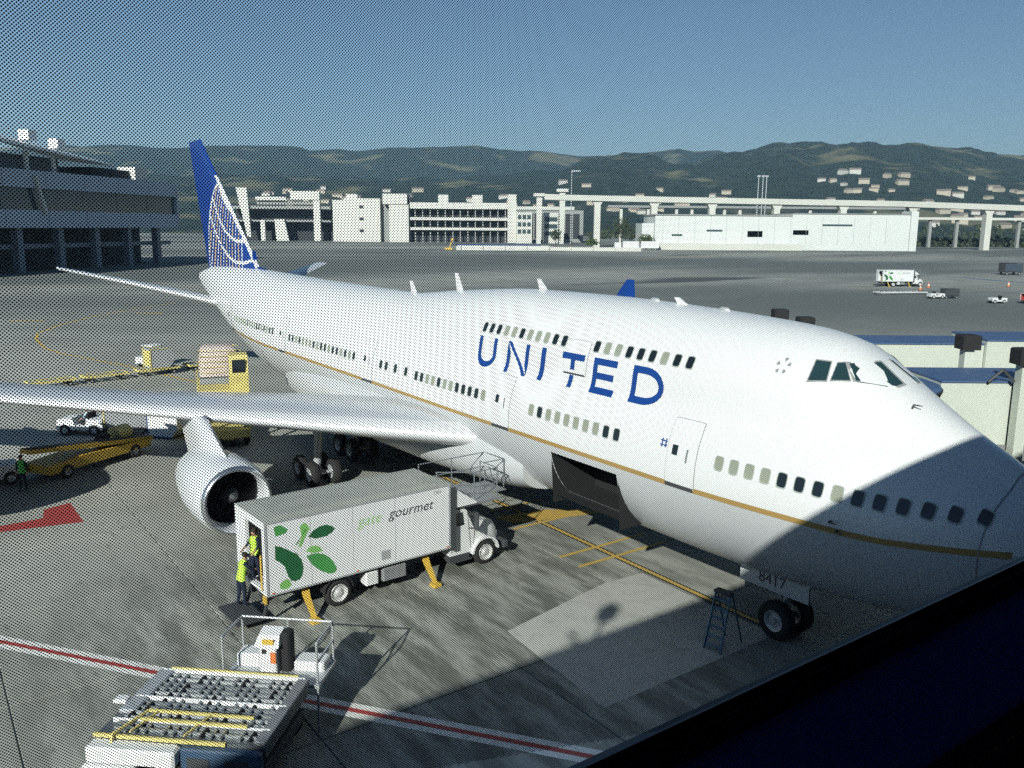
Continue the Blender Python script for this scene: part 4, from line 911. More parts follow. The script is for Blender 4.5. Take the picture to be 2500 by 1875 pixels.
# ---------------------------------------------------------------- apron vehicles and equipment
def tug(label, loc, rz, canopy=False, group='baggage tugs'):
    t = thing('baggage_tug', label, 'tug', loc, rz, group)
    b = MB(); b.loft([[(-1.35, -.65, .35), (1.35, -.65, .35), (1.35, .65, .35), (-1.35, .65, .35)], [(-1.35, -.65, .85), (.2, -.65, .85), (.2, .65, .85), (-1.35, .65, .85)]], True)
    b = MB(); b.prism([(-1.4, .35), (1.4, .35), (1.42, .6), (1.36, .95), (.45, 1.05), (.3, .62), (-.35, .62), (-.42, 1.0), (-1.38, .95)], -.66, .66); b.build('body', WHITEV, t, smooth=25)
    MB().bbox(-.38, .02, -.5, .5, .63, .82, .04).build('seat', BLACK, t); MB().bbox(-.46, -.38, -.5, .5, .8, 1.35, .03).build('seat_back', BLACK, t)
    q = MB(); q.bar((.42, .28, .95), (.22, .28, 1.2), .04); q.lathe([(0, .17), (.02, .17)], (.2, .28, 1.2), 'z', 12); q.build('steering_wheel', BLACK, t)
    for x in (-.85, .92):
        for y in (-.6, .6):
            q = MB(); wheel(q, (x, y, .34), .34, .24, n=16); q.build('wheel', [TYRE, LGREY], t, smooth=40)
    for y in (-.45, .45): MB().box(1.4, 1.45, y - .1, y + .1, .65, .8).build('headlamp', CHROME, t)
    MB().box(1.36, 1.5, -.6, .6, .36, .52).build('bumper', DGREY, t); q = MB(); q.bar((-1.35, 0, .45), (-1.7, 0, .42), .08); q.build('tow_hook', DGREY, t)
    if canopy:
        q = MB()
        for x, y in ((-.5, -.6), (-.5, .6), (.55, -.6), (.55, .6)): q.bar((x, y, .95), (x * .95, y * .95, 1.85), .05)
        q.build('canopy_post', WHITEV, t); MB().bbox(-.65, .7, -.68, .68, 1.85, 1.93, .03).build('canopy', WHITEV, t); MB().quad((.56, -.58, 1.05), (.56, .58, 1.05), (.53, .55, 1.82), (.53, -.55, 1.82)).build('windscreen', GLASS, t)
    return t
def dolly(label, loc, rz, m=YEL2, L=3.4, wd=1.5, group='flat cargo dollies'):
    t = thing('cargo_dolly', label, 'dolly', loc, rz, group)
    q = MB(); q.box(-L / 2, L / 2, -wd / 2, -wd / 2 + .12, .42, .58); q.box(-L / 2, L / 2, wd / 2 - .12, wd / 2, .42, .58)
    for x in (-L / 2, -L / 6, L / 6, L / 2 - .12): q.box(x, x + .12, -wd / 2 + .12, wd / 2 - .12, .42, .575)
    q.build('frame', m, t)
    for k in range(9): x = -L / 2 + .3 + k * (L - .6) / 8; q = MB(); q.cyl((x, -wd / 2 + .14, .54), (x, wd / 2 - .14, .54), .05, n=6); q.build('roller', ROLL, t)
    for x in (-L / 2 + .5, L / 2 - .5):
        for y in (-wd / 2 + .2, wd / 2 - .2): q = MB(); wheel(q, (x, y, .2), .2, .14, n=12); q.build('wheel', [TYRE, LGREY], t)
    q = MB(); q.bar((L / 2, 0, .45), (L / 2 + 1.0, 0, .3), .07); q.build('tow_bar', m, t); return t
def baggage_cart(label, loc, rz, body, cover, group='baggage carts'):
    t = thing('baggage_cart', label, 'cart', loc, rz, group)
    q = MB(); q.box(-1.5, 1.5, -.75, .75, .45, .55); q.build('bed', DGREY, t)
    q = MB()
    for x in (-1.48, 1.42):
        for y in (-.74, .68): q.box(x, x + .06, y, y + .06, .55, 1.75)
    q.box(-1.5, 1.5, -.76, .76, 1.75, 1.82); q.build('canopy_frame', body, t)
    MB().box(-1.4, 1.4, .66, .68, .6, 1.7).build('curtain', cover, t); MB().box(-1.4, 1.4, -.68, -.66, .6, 1.7).build('curtain', cover, t)
    MB().box(-1.47, -1.44, -.7, .7, .56, 1.74).build('end_panel', body, t)
    for x in (-1.05, 1.05):
        for y in (-.6, .6): q = MB(); wheel(q, (x, y, .22), .22, .14, n=12); q.build('wheel', [TYRE, LGREY], t)
    q = MB(); q.bar((1.5, 0, .45), (2.4, 0, .3), .06); q.build('tow_bar', DGREY, t); return t
def container(label, loc, rz, m, edge, group='cargo containers'):
    t = thing('cargo_container', label, 'container', loc, rz, group)
    q = MB(); q.prism([(-.78, 0), (.78, 0), (.78, 1.6), (-.78, 1.6), (-1.2, 1.1), (-1.2, .5)], -.76, .76); q.build('shell', m, t)
    q = MB()
    for a, b_ in (((-.8, 0), (.8, 0)), ((.8, 0), (.8, 1.62)), ((.8, 1.62), (-.8, 1.62))):
        for y in (-.77, .77): q.bar((a[0], y, a[1]), (b_[0], y, b_[1]), .06)
    q.build('edge_frame', edge, t); MB().box(.785, .8, -.6, .6, .15, 1.5).build('door_curtain', edge, t); return t
def cone(label, loc, group='traffic cones'):
    t = thing('traffic_cone', label, 'traffic cone', loc, 0, group); q = MB(); q.lathe([(.04, .2), (.1, .17), (.7, .04), (.72, .01)], (0, 0, 0), 'z', 12); q.build('cone_body', ORG, t, smooth=40)
    MB().bbox(-.22, .22, -.22, .22, 0, .045, .01).build('base', BLACK, t); q = MB(); q.lathe([(.34, .118), (.5, .085)], (0, 0, 0), 'z', 12); q.build('reflective_band', WHITE, t); return t
# high loader in yellow at the aft hold, seen over the wing
NET = mat('netted_cargo', (.55, .46, .42), .8, var=.35, scale=6, bump=.6, bscale=9)
hl = thing('high_loader', 'tall yellow cargo loader with cab, seen over the wing beside the rear fuselage', 'cargo loader', (43.5, 6.35, 0), R(165)); hl.scale = (1.15, 1.0, 1.12)
q = MB(); q.box(-3.8, 3.2, -1.3, 1.3, .55, .95); q.build('chassis', YEL2, hl)
for x in (-3, 2.4):
    for y in (-1.15, 1.15): q = MB(); wheel(q, (x, y, .5), .5, .35, n=16); q.build('wheel', [TYRE, LGREY], hl, smooth=40)
q = MB()
for y in (-1.1, 1.1):
    q.bar((-3.2, y, .95), (1.2, y, 2.75), .14, .2); q.bar((1.2, y, .95), (-3.2, y, 2.75), .14, .2)
q.build('scissor_lift', YEL2, hl)
q = MB(); q.box(-3.7, 1.6, -1.4, 1.4, 2.75, 3.0); q.build('main_platform', YEL2, hl)
q = MB(); q.box(1.7, 3.4, -1.35, 1.35, 2.9, 3.1); q.build('bridge_platform', YEL2, hl)
for k in range(10): x = -3.5 + k * .55; q = MB(); q.cyl((x, -1.2, 3.02), (x, 1.2, 3.02), .06, n=6); q.build('roller', ROLL, hl)
q = MB()
for x in (1.7, 3.3):
    for y in (-1.3, 1.3): q.bar((x, y, .9), (x, y, 3.0), .16)
q.build('bridge_mast', YEL2, hl)
q = MB(); q.prism([(1.9, 3.1), (3.2, 3.1), (3.3, 3.9), (3.1, 4.75), (2.0, 4.75), (1.9, 4.2)], .35, 1.35); cabh = q.build('operator_cab', YEL2, hl)
MB().prism([(2.05, 3.85), (3.1, 3.85), (2.98, 4.6), (2.1, 4.6)], 1.352, 1.36).build('cab_window', GLASS, cabh); MB().prism([(2.05, 3.85), (3.1, 3.85), (2.98, 4.6), (2.1, 4.6)], .34, .348).build('cab_window', GLASS, cabh)
MB().box(3.24, 3.31, .5, 1.2, 3.9, 4.55).build('cab_window', GLASS, cabh)
q = MB()
for x in (-3.6, -2, -.4, 1.5): q.cyl((x, 1.36, 3.0), (x, 1.36, 4.05), .03, n=6)
q.cyl((-3.6, 1.36, 4.05), (1.5, 1.36, 4.05), .03, n=6); q.cyl((-3.6, 1.36, 3.55), (1.5, 1.36, 3.55), .025, n=6); q.build('railing', YEL2, hl)
def netted(label, loc, rz, sx, sy, sz, seed):
    rr = random.Random(seed); q = MB(); rings = []
    for j in range(9):
        z = sz * j / 8; k = 1 - .12 * (j / 8) ** 3 - (.2 if j == 8 else 0); rings.append([(math.copysign(abs(math.cos(a)) ** .4, math.cos(a)) * sx * k * rr.uniform(.95, 1.03), math.copysign(abs(math.sin(a)) ** .4, math.sin(a)) * sy * k * rr.uniform(.95, 1.03), z * rr.uniform(.98, 1.01)) for a in [2 * math.pi * i / 24 for i in range(24)]])
    q.loft(rings, True); t = thing('netted_pallet', label, 'cargo pallet', loc, rz, 'netted cargo pallets'); q.build('wrapped_load', NET, t, smooth=50)
    n = MB()
    for k in range(5): z = sz * (.12 + k * .19); n.lathe([(z, 1.0), (z + .04, 1.0)], (0, 0, 0), 'z', 24)
    n.v = [(math.copysign(abs(x) ** .4, x) * sx * 1.04, math.copysign(abs(y) ** .4, y) * sy * 1.04, z) for x, y, z in n.v]; n.build('cargo_net', YEL2, t); MB().box(-sx * 1.08, sx * 1.08, -sy * 1.08, sy * 1.08, -.06, .0).build('pallet_sheet', CHROME, t); return t
netted('net-wrapped pink and white pallet load on the raised yellow loader', (45.2, 5.95, 3.5), R(165), 1.2, 1.15, 1.75, 2)
tug('white tug with canopy behind the yellow dollies beyond the wing', (72.5, 3.6, 0), R(-60), True)
person('person driving the white tug beyond the wing', (72.45, 3.85, -.22), R(-150), HIVIS, BLUESH, NAVY, sit=True, has_vest=False, reach=(.6, .6))
for k, (x, y, a) in enumerate(((68.6, .2, 100), (67.9, 4.4, 100), (67.1, 8.6, 100), (66.3, 12.6, 100))):
    dolly(['yellow dolly closest to the fuselage beyond the wing', 'second yellow dolly of the row beyond the wing', 'third yellow dolly of the row beyond the wing', 'last yellow dolly of the row, farthest from the fuselage'][k], (x, y, 0), R(a))
container('grey container with yellow edges on the dolly row beyond the wing', (67.9, 4.4, .62), R(100), LGREY, YEL2)
# under the starboard wing
tug('white tug with seated driver under the wing leading edge', (48.5, 13.1, 0), R(52))
person('person in pale blue shirt driving the tug under the wing', (48.42, 12.98, -.22), R(-38), HIVIS, BLUESH, NAVY, sit=True, has_vest=False, reach=(.6, .7))
baggage_cart('grey baggage cart with yellow trim coupled behind the tug under the wing', (46.6, 10.75, 0), R(50), YEL2, GREY)
container('white container with blue edge beside the engine under the wing', (45.1, 9.2, .1), R(40), WHITEV, BLUE)
dolly('yellow dolly seen between engine and fuselage under the wing', (42.0, 6.6, 0), R(150), YEL2)
bl_ = thing('belt_loader', 'yellow belt loader parked in the wing shadow left of the engine', 'belt loader', (40.6, 14.2, 0), R(122))
q = MB(); q.prism([(-3.2, .4), (3.1, .4), (3.1, .85), (1.2, .95), (-3.2, .8)], -.85, .85); q.build('body', YEL, bl_)
q = MB(); q.bar((-3.6, .35, .75), (3.9, .35, 1.75), .75, .22); q.build('conveyor', YEL, bl_); q = MB(); q.bar((-3.6, .35, .87), (3.9, .35, 1.87), .6, .03); q.build('belt', BLACK, bl_)
for x in (-2.2, 2.1):
    for y in (-.8, .8): q = MB(); wheel(q, (x, y, .36), .36, .24, n=16); q.build('wheel', [TYRE, LGREY], bl_, smooth=40)
MB().bbox(-1.6, -1.0, -.75, -.2, .85, 1.35, .05).build('seat', BLACK, bl_); MB().bbox(-3.35, -3.2, -.85, .85, .35, .8, .03).build('bumper', YEL2, bl_)
q = MB(); q.lathe([(-.5, .38), (-.45, .46), (.45, .46), (.5, .38)], (-2.5, -.5, 1.15), 'x', 16, caps=True); q.build('tank', YEL2, bl_, smooth=35)
person('person in green safety vest standing in the wing shadow near the red bar', (37.6, 17.6, 0), R(60), HIGRN, NAVY, NAVY)
tug('yellow-trimmed tug at the picture edge in the wing shadow', (39.6, 18.9, 0), R(100))
# right-hand side of the apron
dolly('long pale pallet dolly on the open apron in front of the distant truck', (84.4, -138.5, 0), R(-112), WHITEV, 10.5, 2.6)
tug('white tug beside the person in orange on the open apron', (75.4, -135.0, 0), R(-118))
person('person in orange vest walking on the open apron', (73.7, -139.4, 0), R(150), HIORG, HIORG, NAVY)
bc = baggage_cart('dark enclosed cart with red lamp next to the person in orange', (74.4, -138.0, 0), R(-118), DGREY, DGREY)
tug('white tug pulling a red-curtained cart at the edge of the apron view', (64.2, -134.6, 0), R(62))
baggage_cart('white-framed cart with dark red curtain coupled to a tug', (60.6, -138.9, 0), R(62), WHITEV, RED); 
baggage_cart('dark curtained cart with yellow bed far out on the apron', (109.5, -239.5, 0), R(-118), DGREY, mat('dark_curtain', (.05, .07, .1), .8)).scale = (1.9, 1.9, 1.9)
cone('orange and white cone standing beside the long pallet dolly', (88.6, -153.5, 0)).scale = (1.6, 1.6, 1.6)
cone('orange and white cone standing alone near the blue line', (84.5, -183.5, 0)).scale = (1.6, 1.6, 1.6)
cone('orange and white cone in front of the distant truck bonnet', (92.0, -163.0, 0)).scale = (1.6, 1.6, 1.6)

# ---------------------------------------------------------------- buildings across the apron (local x to the right, local y away)
RZG = math.atan2(RGT.y, RGT.x)
def bgp(a, d, z=0): return Vector((CAM.x, CAM.y, 0)) + RGT * a + FWD * d + UP * z
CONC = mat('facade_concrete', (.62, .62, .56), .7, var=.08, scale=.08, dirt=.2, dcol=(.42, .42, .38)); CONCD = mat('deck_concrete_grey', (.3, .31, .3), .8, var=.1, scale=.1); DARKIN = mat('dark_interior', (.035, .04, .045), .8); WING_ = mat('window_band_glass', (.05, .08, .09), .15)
def bbld(name, label, a, d, cat='building'): return thing(name, label, cat, bgp(a, d), RZG)
gar = bbld('parking_garage', 'long pale parking garage with open decks and white stair towers across the apron', -100, 700)
def gx(t, a0, name, m, x0, x1, y0, y1, z0, z1): return MB().box(x0 - a0, x1 - a0, y0, y1, z0, z1).build(name, m, t)
A0 = -100
gx(gar, A0, 'tower_wall', CONC, -146.4, -136.9, 2, 25, 0, 33.1)
tw = gx(gar, A0, 'tower_wall', CONC, -136.8, -107.6, 0, 25, 0, 34.4); gx(gar, A0, 'tower_recess_shade', CONCD, -107.5, -100.3, 6, 25, 0, 32); tw2 = gx(gar, A0, 'tower_wall', CONC, -100.2, -84.5, -2, 25, 0, 30); gx(gar, A0, 'tower_head', CONC, -105, -85.5, -3, 24, 30.02, 38.2)
gx(gar, A0, 'tower_recess_shade', CONCD, -84.4, -83.6, 2, 25, 0, 36)  # shaded flank of the tower, its shade given as greyer concrete
for z in (7.5, 17, 26.5): MB().box(-24.6, -21.0, -.06, .3, z, z + 2.4).build('vent', DARKIN, tw)
for z0, z1 in ((26.7, 31.6), (17.6, 19.9), (9.8, 11.8)): gx(gar, A0, 'parapet', CONC, -83.5, -4.6, 0, 1.2, z0, z1); gx(gar, A0, 'deck_slab', CONCD, -83.5, -4.6, 1.2, 30, z0, z0 + .8)
gx(gar, A0, 'rear_wall', DARKIN, -83.5, -4.6, 9, 9.4, 0, 26.5)  # inner sheet whose near-black colour stands in for shade between the decks
for k in range(13): gx(gar, A0, 'column', CONCD, -80 + k * 6.1, -79.2 + k * 6.1, 2.2, 3, 0, 26.7)
for a0, a1 in ((-61.2, -53), (-33.5, -25.2)): gx(gar, A0, 'roof_house', CONC, a0, a1, 6, 14, 31.7, 38)
gx(gar, A0, 'roof_house', CONC, -135.7, -126.5, 4, 14, 34.42, 38); gx(gar, A0, 'stair_tower', CONC, -4.5, 2.4, -2, 16, 0, 38.3)
# ramp structure left of the garage
rs = bbld('road_deck', 'dark elevated road deck on pale columns between tail fin and garage', -185, 720); A0 = -185
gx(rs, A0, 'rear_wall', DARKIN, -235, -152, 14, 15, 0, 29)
for a0, a1, z0, z1 in ((-235, -152, 26, 28.4), (-213, -166, 29.6, 32.4), (-235, -152, 15.5, 17)): gx(rs, A0, 'deck_slab', CONCD, a0, a1, 0, 14, z0, z1)
for a0, a1, zt in ((-210.1, -206.5, 17), (-165.7, -160.2, 39.5)): gx(rs, A0, 'column', CONC, a0, a1, -2, 1, 0, zt)
MB().prism([(-198 - A0, 17.6), (-190 - A0, 17.6), (-186.5 - A0, 0), (-197 - A0, 0)], -3, 0).build('column', CONC, rs); MB().prism([(-229 - A0, 43), (-220 - A0, 43), (-218 - A0, 3), (-221 - A0, 3)], -3, 0).build('column', CONC, rs)
gx(rs, A0, 'roof_beam', CONC, -184.3, -160.3, -3, 3, 33.6, 40.4); gx(rs, A0, 'roof_beam', CONC, -213, -188, -3, 0, 33, 35.8)
# office blocks right of the garage
ob = bbld('office_block', 'low pale office block with square windows right of the garage', 9, 680); A0 = 9
w0 = gx(ob, A0, 'wall', CONC, 2.6, 14.8, 0, 20, 0, 24)
for i in range(3):
    for j in range(3): gx(w0, 9, 'window', WING_, 3.6 + i * 3.7, 6.4 + i * 3.7, -.08, .2, 7.5 + j * 5.6, 10.8 + j * 5.6)
ob2 = bbld('office_block', 'second small office block with banded windows between two tall columns', 30, 690); A0 = 30; w1 = gx(ob2, A0, 'wall', CONC, 24.6, 36, 0, 20, 0, 24)
for j in range(3): gx(w1, 30, 'window', WING_, 25.3, 35.3, -.08, .2, 6 + j * 5.6, 9.4 + j * 5.6)
for k, (a0, zt) in enumerate(((18.1, 36), (35.9, 39.5))):
    t = bbld('road_column', ['tall pale road column between the two office blocks', 'tall pale road column beside the banded office block'][k], a0 + 2, 672, 'column'); t['group'] = 'tall road columns'
    MB().prism([(-2, 0), (1.4, 0), (2.2, zt), (-2.2, zt)], -1.5, 1.5).build('shaft', CONC, t); MB().bbox(-4.6, 4.6, -3, 3, zt, zt + 2.4, .4).build('cross_head', CONC, t)
lw = bbld('far_hall', 'dark flat hall behind the office blocks', 30, 740); A0 = 30
gx(lw, A0, 'wall', CONCD, 2.5, 60, 0, 30, 0, 27); gx(lw, A0, 'fascia', CONC, 2, 52, -1, 0, 27.2, 30)
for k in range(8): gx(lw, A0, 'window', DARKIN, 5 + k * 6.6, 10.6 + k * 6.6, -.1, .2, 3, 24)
# elevated guideway
via = bbld('elevated_guideway', 'long pale elevated guideway crossing in front of the hills', 180, 560, 'guideway'); A0 = 180
GW = [(20, 32.0), (35.3, 31.6), (91.5, 30.9), (170.8, 30.0), (250, 29.2), (329.5, 27.1), (420, 24.5)]
for i, ((a0, z0), (a1, z1)) in enumerate(zip(GW, GW[1:])):
    q = MB(); q.loft([[(a0 - A0, -2.5, z0 - 1.9), (a0 - A0, 5.5, z0 - 1.9), (a0 - A0, 6, z0 + 1.6), (a0 - A0, -3, z0 + 1.6)], [(a1 - A0 - .05, -2.5, z1 - 1.9), (a1 - A0 - .05, 5.5, z1 - 1.9), (a1 - A0 - .05, 6, z1 + 1.6), (a1 - A0 - .05, -3, z1 + 1.6)]], True); q.build('guideway_span', CONC, via)
for a0, zt in ((54.3, 29.6), (91, 28.9), (128.4, 28.4), (170, 28), (213, 27.6), (258, 27.2), (307.2, 25.8), (350, 24.6)):
    q = MB(); q.prism([(a0 - A0 - 1.9, 0), (a0 - A0 + 1.9, 0), (a0 - A0 + 1.9, zt - 3), (a0 - A0 + 3.4, zt - .01), (a0 - A0 - 3.4, zt - .01), (a0 - A0 - 1.9, zt - 3)], -1.2, 4); q.build('pier', CONC, via)
lr = bbld('elevated_road', 'lower elevated road with thin columns behind the white cargo shed', 240, 640, 'road bridge'); A0 = 240
gx(lr, A0, 'deck', CONCD, 70, 300, 0, 9, 27.4, 29); gx(lr, A0, 'deck', CONC, 298, 430, 0, 9, 20.2, 22)
for a0 in (80, 100, 121, 132.4, 156.6, 168, 193, 220, 244, 268, 290): gx(lr, A0, 'column', CONC, a0 - 1, a0 + 1, 2, 4.5, 0, 27.4)
for a0 in (310, 330, 352, 376, 400): gx(lr, A0, 'column', CONCD, a0 - 1, a0 + 1, 2, 4.5, 0, 20.2)
for k, a0 in enumerate((177, 180.2, 182.8)):
    t = bbld('light_mast', ['tall thin light mast, first of three above the guideway', 'tall thin light mast, middle of three above the guideway', 'tall thin light mast, last of three above the guideway'][k], a0, 630, 'mast'); t['group'] = 'light masts'
    q = MB(); q.cyl((0, 0, 0), (0, 0, 50), .42, .3, n=8); q.build('pole', LGREY, t); MB().box(-1.2, 1.2, -.4, .4, 49.5, 50.6).build('lamp_head', LGREY, t)
t = bbld('light_mast', 'lone light mast rising right of the office blocks', 44, 660, 'mast'); MB().cyl((0, 0, 0), (0, 0, 55), .4, .3, n=8).build('pole', LGREY, t); MB().box(-.5, 6.5, -.3, .3, 54.2, 55).build('lamp_arm', LGREY, t)
# white cargo shed with two open doors
WS = mat('shed_white', (.66, .69, .66), .6, var=.05, scale=.06, dirt=.12, dcol=(.5, .52, .5))
sh = bbld('cargo_shed', 'long low white cargo shed with two dark open doors', 165, 520); A0 = 165
def shed(x0, x1, zt, holes):
    q = MB(); y0, y1 = 0, 45; xs_ = [x0] + [v for h in holes for v in h[:2]] + [x1]
    for i in range(0, len(xs_), 2): q.box(xs_[i] - A0, xs_[i + 1] - A0, y0, y0 + .5, 0, zt)
    for h in holes: q.box(h[0] - A0, h[1] - A0, y0, y0 + .5, 0, h[2]); q.box(h[0] - A0, h[1] - A0, y0, y0 + .5, h[3], zt)
    q.box(x0 - A0, x1 - A0, y1, y1 + .5, 0, zt); q.box(x0 - A0, x0 - A0 + .5, .5, y1, 0, zt); q.box(x1 - A0 - .5, x1 - A0, .5, y1, 0, zt)
    return q
m_ = shed(85.3, 167.7, 20.2, [(141.2, 150.3, 7.7, 11.3)]).build('wall', WS, sh); m2_ = shed(167.8, 238.6, 21.6, [(168.6, 178.0, 9.2, 12.0)]).build('wall', WS, sh)
gx(sh, A0, 'roof', CONCD, 84.8, 167.7, -.6, 46, 20.22, 20.9); gx(sh, A0, 'roof', CONCD, 167.9, 239, -.6, 46, 21.62, 22.1); gx(sh, A0, 'corner_tower', WS, 238.7, 243, -1, 12, 0, 23.6)
gx(sh, A0, 'inner_wall', DARKIN, 87, 237, 12, 12.4, 0, 19); gx(sh, A0, 'lean_to', WS, 78, 85.2, 3, 30, 0, 15.4)
for a0, a1, z0 in ((95.6, 102, 8), (116.5, 126, 10.8), (186, 204, 14.5)): gx(sh, A0, 'window_strip', WING_, a0, a1, -.08, .3, z0, z0 + 1.1)
gx(sh, A0, 'base_kerb', CONC, 85, 172, -9, -.05, 0, 3.6)
for k in range(15): gx(sh, A0, 'panel_joint', CONCD, 90 + k * 9.6, 90.15 + k * 9.6, -.03, .1, 3.7, 20)
for k, (a0, a1, z1) in enumerate(((59.5, 63.4, 4.2), (64.3, 73.7, 4.8), (75, 85.5, 4.9))):
    t = bbld('parked_trailer', ['short white trailer, first in the row left of the cargo shed', 'white box trailer, second in the row left of the cargo shed', 'long white box trailer nearest the cargo shed'][k], (a0 + a1) / 2, 505, 'trailer'); t['group'] = 'parked trailers'; h = (a1 - a0) / 2
    MB().bbox(-h, h, -1.2, 1.2, 1.0, z1, .1).build('box', WHITEV, t); MB().box(-h * .9, h * .9, -1, 1, .6, 1.0).build('chassis', DGREY, t)
    for x in (-h * .6, h * .6): q = MB(); wheel(q, (x, -1.05, .5), .5, .3, n=12); q.build('wheel', [TYRE, LGREY], t)
bw = bbld('blast_wall', 'long low white barrier wall with blue top across the apron', -10, 470, 'wall'); A0 = -10
gx(bw, A0, 'panel', CONC, -31, 20, 0, .6, 0, 2.6); gx(bw, A0, 'panel', CONC, 20.1, 70, 0, .6, 0, 2.0); gx(bw, A0, 'coping', BLUE, -31, 15, -.2, .8, 2.62, 3.1)
for k in range(8): gx(bw, A0, 'buttress', CONC, -29 + k * 12, -28.4 + k * 12, -.8, -.01, 0, 2.4)
yc = bbld('yellow_lift', 'small yellow maintenance lift standing at the end of the barrier wall', -34.5, 465, 'lift'); MB().bar((-.3, 0, 0), (1.4, 0, 5.2), .5).build('boom', YEL, yc); MB().bbox(-2.4, 1.8, -1, 1, .3, 1.4, .1).build('base', YEL, yc); MB().bbox(.9, 2.3, -.7, .7, 5.2, 6.3, .1).build('basket', YEL, yc)
# shaded concourse at the picture's left edge
cd_ = Vector((.70, -.714, 0)); RZC = math.atan2(cd_.y, cd_.x)
con = thing('concourse', 'shaded grey concourse with banded floors and white blade roof by the tail', 'building', (238.8, -.6, 0), RZC)
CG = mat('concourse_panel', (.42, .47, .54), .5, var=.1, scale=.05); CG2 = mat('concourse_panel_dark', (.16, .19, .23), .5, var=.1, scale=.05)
# local x along the facade to the corner at 78, local y: positive is behind the facade (away from us)
def cx(name, m, x0, x1, y0, y1, z0, z1, parent=con): return MB().box(x0, x1, y0, y1, z0, z1).build(name, m, parent)
for k in range(9):
    x0, x1 = -60 + k * 15.4, -44.7 + k * 15.4
    cx('parapet_panel', CG, x0, x1 - .1, 0, .8, 21.5, 26.0); cx('parapet_panel', CG, x0, x1 - .1, 0, .8, 11.4, 15.9)
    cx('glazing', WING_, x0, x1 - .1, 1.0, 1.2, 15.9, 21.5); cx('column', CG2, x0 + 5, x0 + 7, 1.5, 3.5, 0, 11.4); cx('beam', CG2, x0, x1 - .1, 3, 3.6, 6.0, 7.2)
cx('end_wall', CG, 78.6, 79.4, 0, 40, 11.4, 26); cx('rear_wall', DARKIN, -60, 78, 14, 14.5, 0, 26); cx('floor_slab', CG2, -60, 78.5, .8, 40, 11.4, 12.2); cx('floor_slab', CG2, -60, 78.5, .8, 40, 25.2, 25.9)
for x in (-20, 12, 34, 58): cx('lounge_partition', CG, x, x + 5, 2.0, 2.4, 16, 21.4)
cx('penthouse', CG2, -60, 30, 6, 30, 26, 30.2); cx('penthouse', DARKIN, 44, 62, 6, 20, 26, 29); cx('stair_head', CONC, 62.5, 69, 4, 10, 26, 30.2)
q = MB(); q.loft([[(-60, -6, 36.0), (-60, 30, 46), (-60, 30, 47), (-60, -6, 37.0)], [(0, -5, 31.4), (0, 28, 40), (0, 28, 41), (0, -5, 32.2)], [(48, 1, 29.4), (48, 18, 31.0), (48, 18, 31.4), (48, 1, 29.8)]], True); rf = q.build('blade_roof', WHITE, con)
for x in (4, 17, 28): z = np.interp(x, [0, 48], [36.0, 30.6]); MB().box(x, x + 3, 4, 7, z, z + 2.6).build('roof_vent', WHITE, rf)
q = MB(); q.bar((12.5, -.4, 24.5), (15.5, -.4, 15.0), .8); q.build('brace', CONC, con)
for x in (14, 24): q = MB(); q.cyl((x, 3, 26), (x, 3, 31), .7, n=8); q.build('roof_strut', WHITE, con)
# ---------------------------------------------------------------- hills, woods, houses and the air between
RID = [(-2461, 354), (-1882, 376), (-1683, 366), (-1567, 369), (-1467, 379), (-1404, 373), (-1282, 382), (-1159, 379), (-1010, 369), (-985, 357), (-756, 357), (-538, 372), (-351, 376), (-240, 386), (-165, 386), (-73, 372), (90, 362), (359, 343), (428, 340), (700, 362), (787, 378), (862, 369), (979, 374), (1055, 352), (1500, 330), (2600, 250)]
RID2 = [(-1709, 150), (-1026, 165), (-481, 160), (63, 175), (239, 221), (333, 237), (415, 233), (524, 216), (632, 224), (740, 246), (910, 270), (1062, 277), (1165, 280), (1293, 281), (1444, 269), (1597, 250), (1688, 243), (2100, 200)]
from mathutils import noise as mnoise
def hill_h(q, d):
    h1 = interp(RID, q * 4200) * smoothstep(2500, 4150, d) * (1 - .35 * smoothstep(4300, 7200, d)); h2 = interp(RID2, q * 2900) * smoothstep(1150, 2850, d) * (1 - .85 * smoothstep(2950, 3900, d))
    n = mnoise.fractal(Vector((q * 22, d / 330, 3.1)), .9, 2.1, 5)
    k = smoothstep(1150, 2200, d)
    return max(h1, h2) + n * (9 + 14 * smoothstep(1500, 3000, d)) * k * (1 - .75 * smoothstep(3600, 4200, d)) - 3 * (1 - k)
b = MB(); NQ, ND = 190, 74
for j in range(ND + 1):
    d = 1100 + (7200 - 1100) * (j / ND) ** 1.35
    for i in range(NQ + 1): q = -.85 + 1.7 * i / NQ; p = bgp(q * d, d); b.v.append((p.x, p.y, hill_h(q, d)))
for j in range(ND):
    for i in range(NQ): k = j * (NQ + 1) + i; b.f.append((k, k + 1, k + NQ + 2, k + NQ + 1)); b.m.append(0)
HM = bpy.data.materials.new('hillside'); HM.use_nodes = True; t_ = HM.node_tree; n_ = t_.nodes; L_ = t_.links; bs = n_['Principled BSDF']; bs.inputs['Roughness'].default_value = .95; bs.inputs['Specular IOR Level'].default_value = .1
geo = n_.new('ShaderNodeNewGeometry')
def hn(sc, det=6, ro=.6):
    x = n_.new('ShaderNodeTexNoise'); x.inputs['Scale'].default_value = sc; x.inputs['Detail'].default_value = det; x.inputs['Roughness'].default_value = ro; L_.new(geo.outputs['Position'], x.inputs['Vector']); return x.outputs['Fac']
def hr(f, cols):
    x = n_.new('ShaderNodeValToRGB'); L_.new(f, x.inputs[0]); e = x.color_ramp.elements
    for k, (p, c) in enumerate(cols):
        el = e[k] if k < 2 else e.new(p); el.position = p; el.color = c + (1,)
    return x.outputs[0]
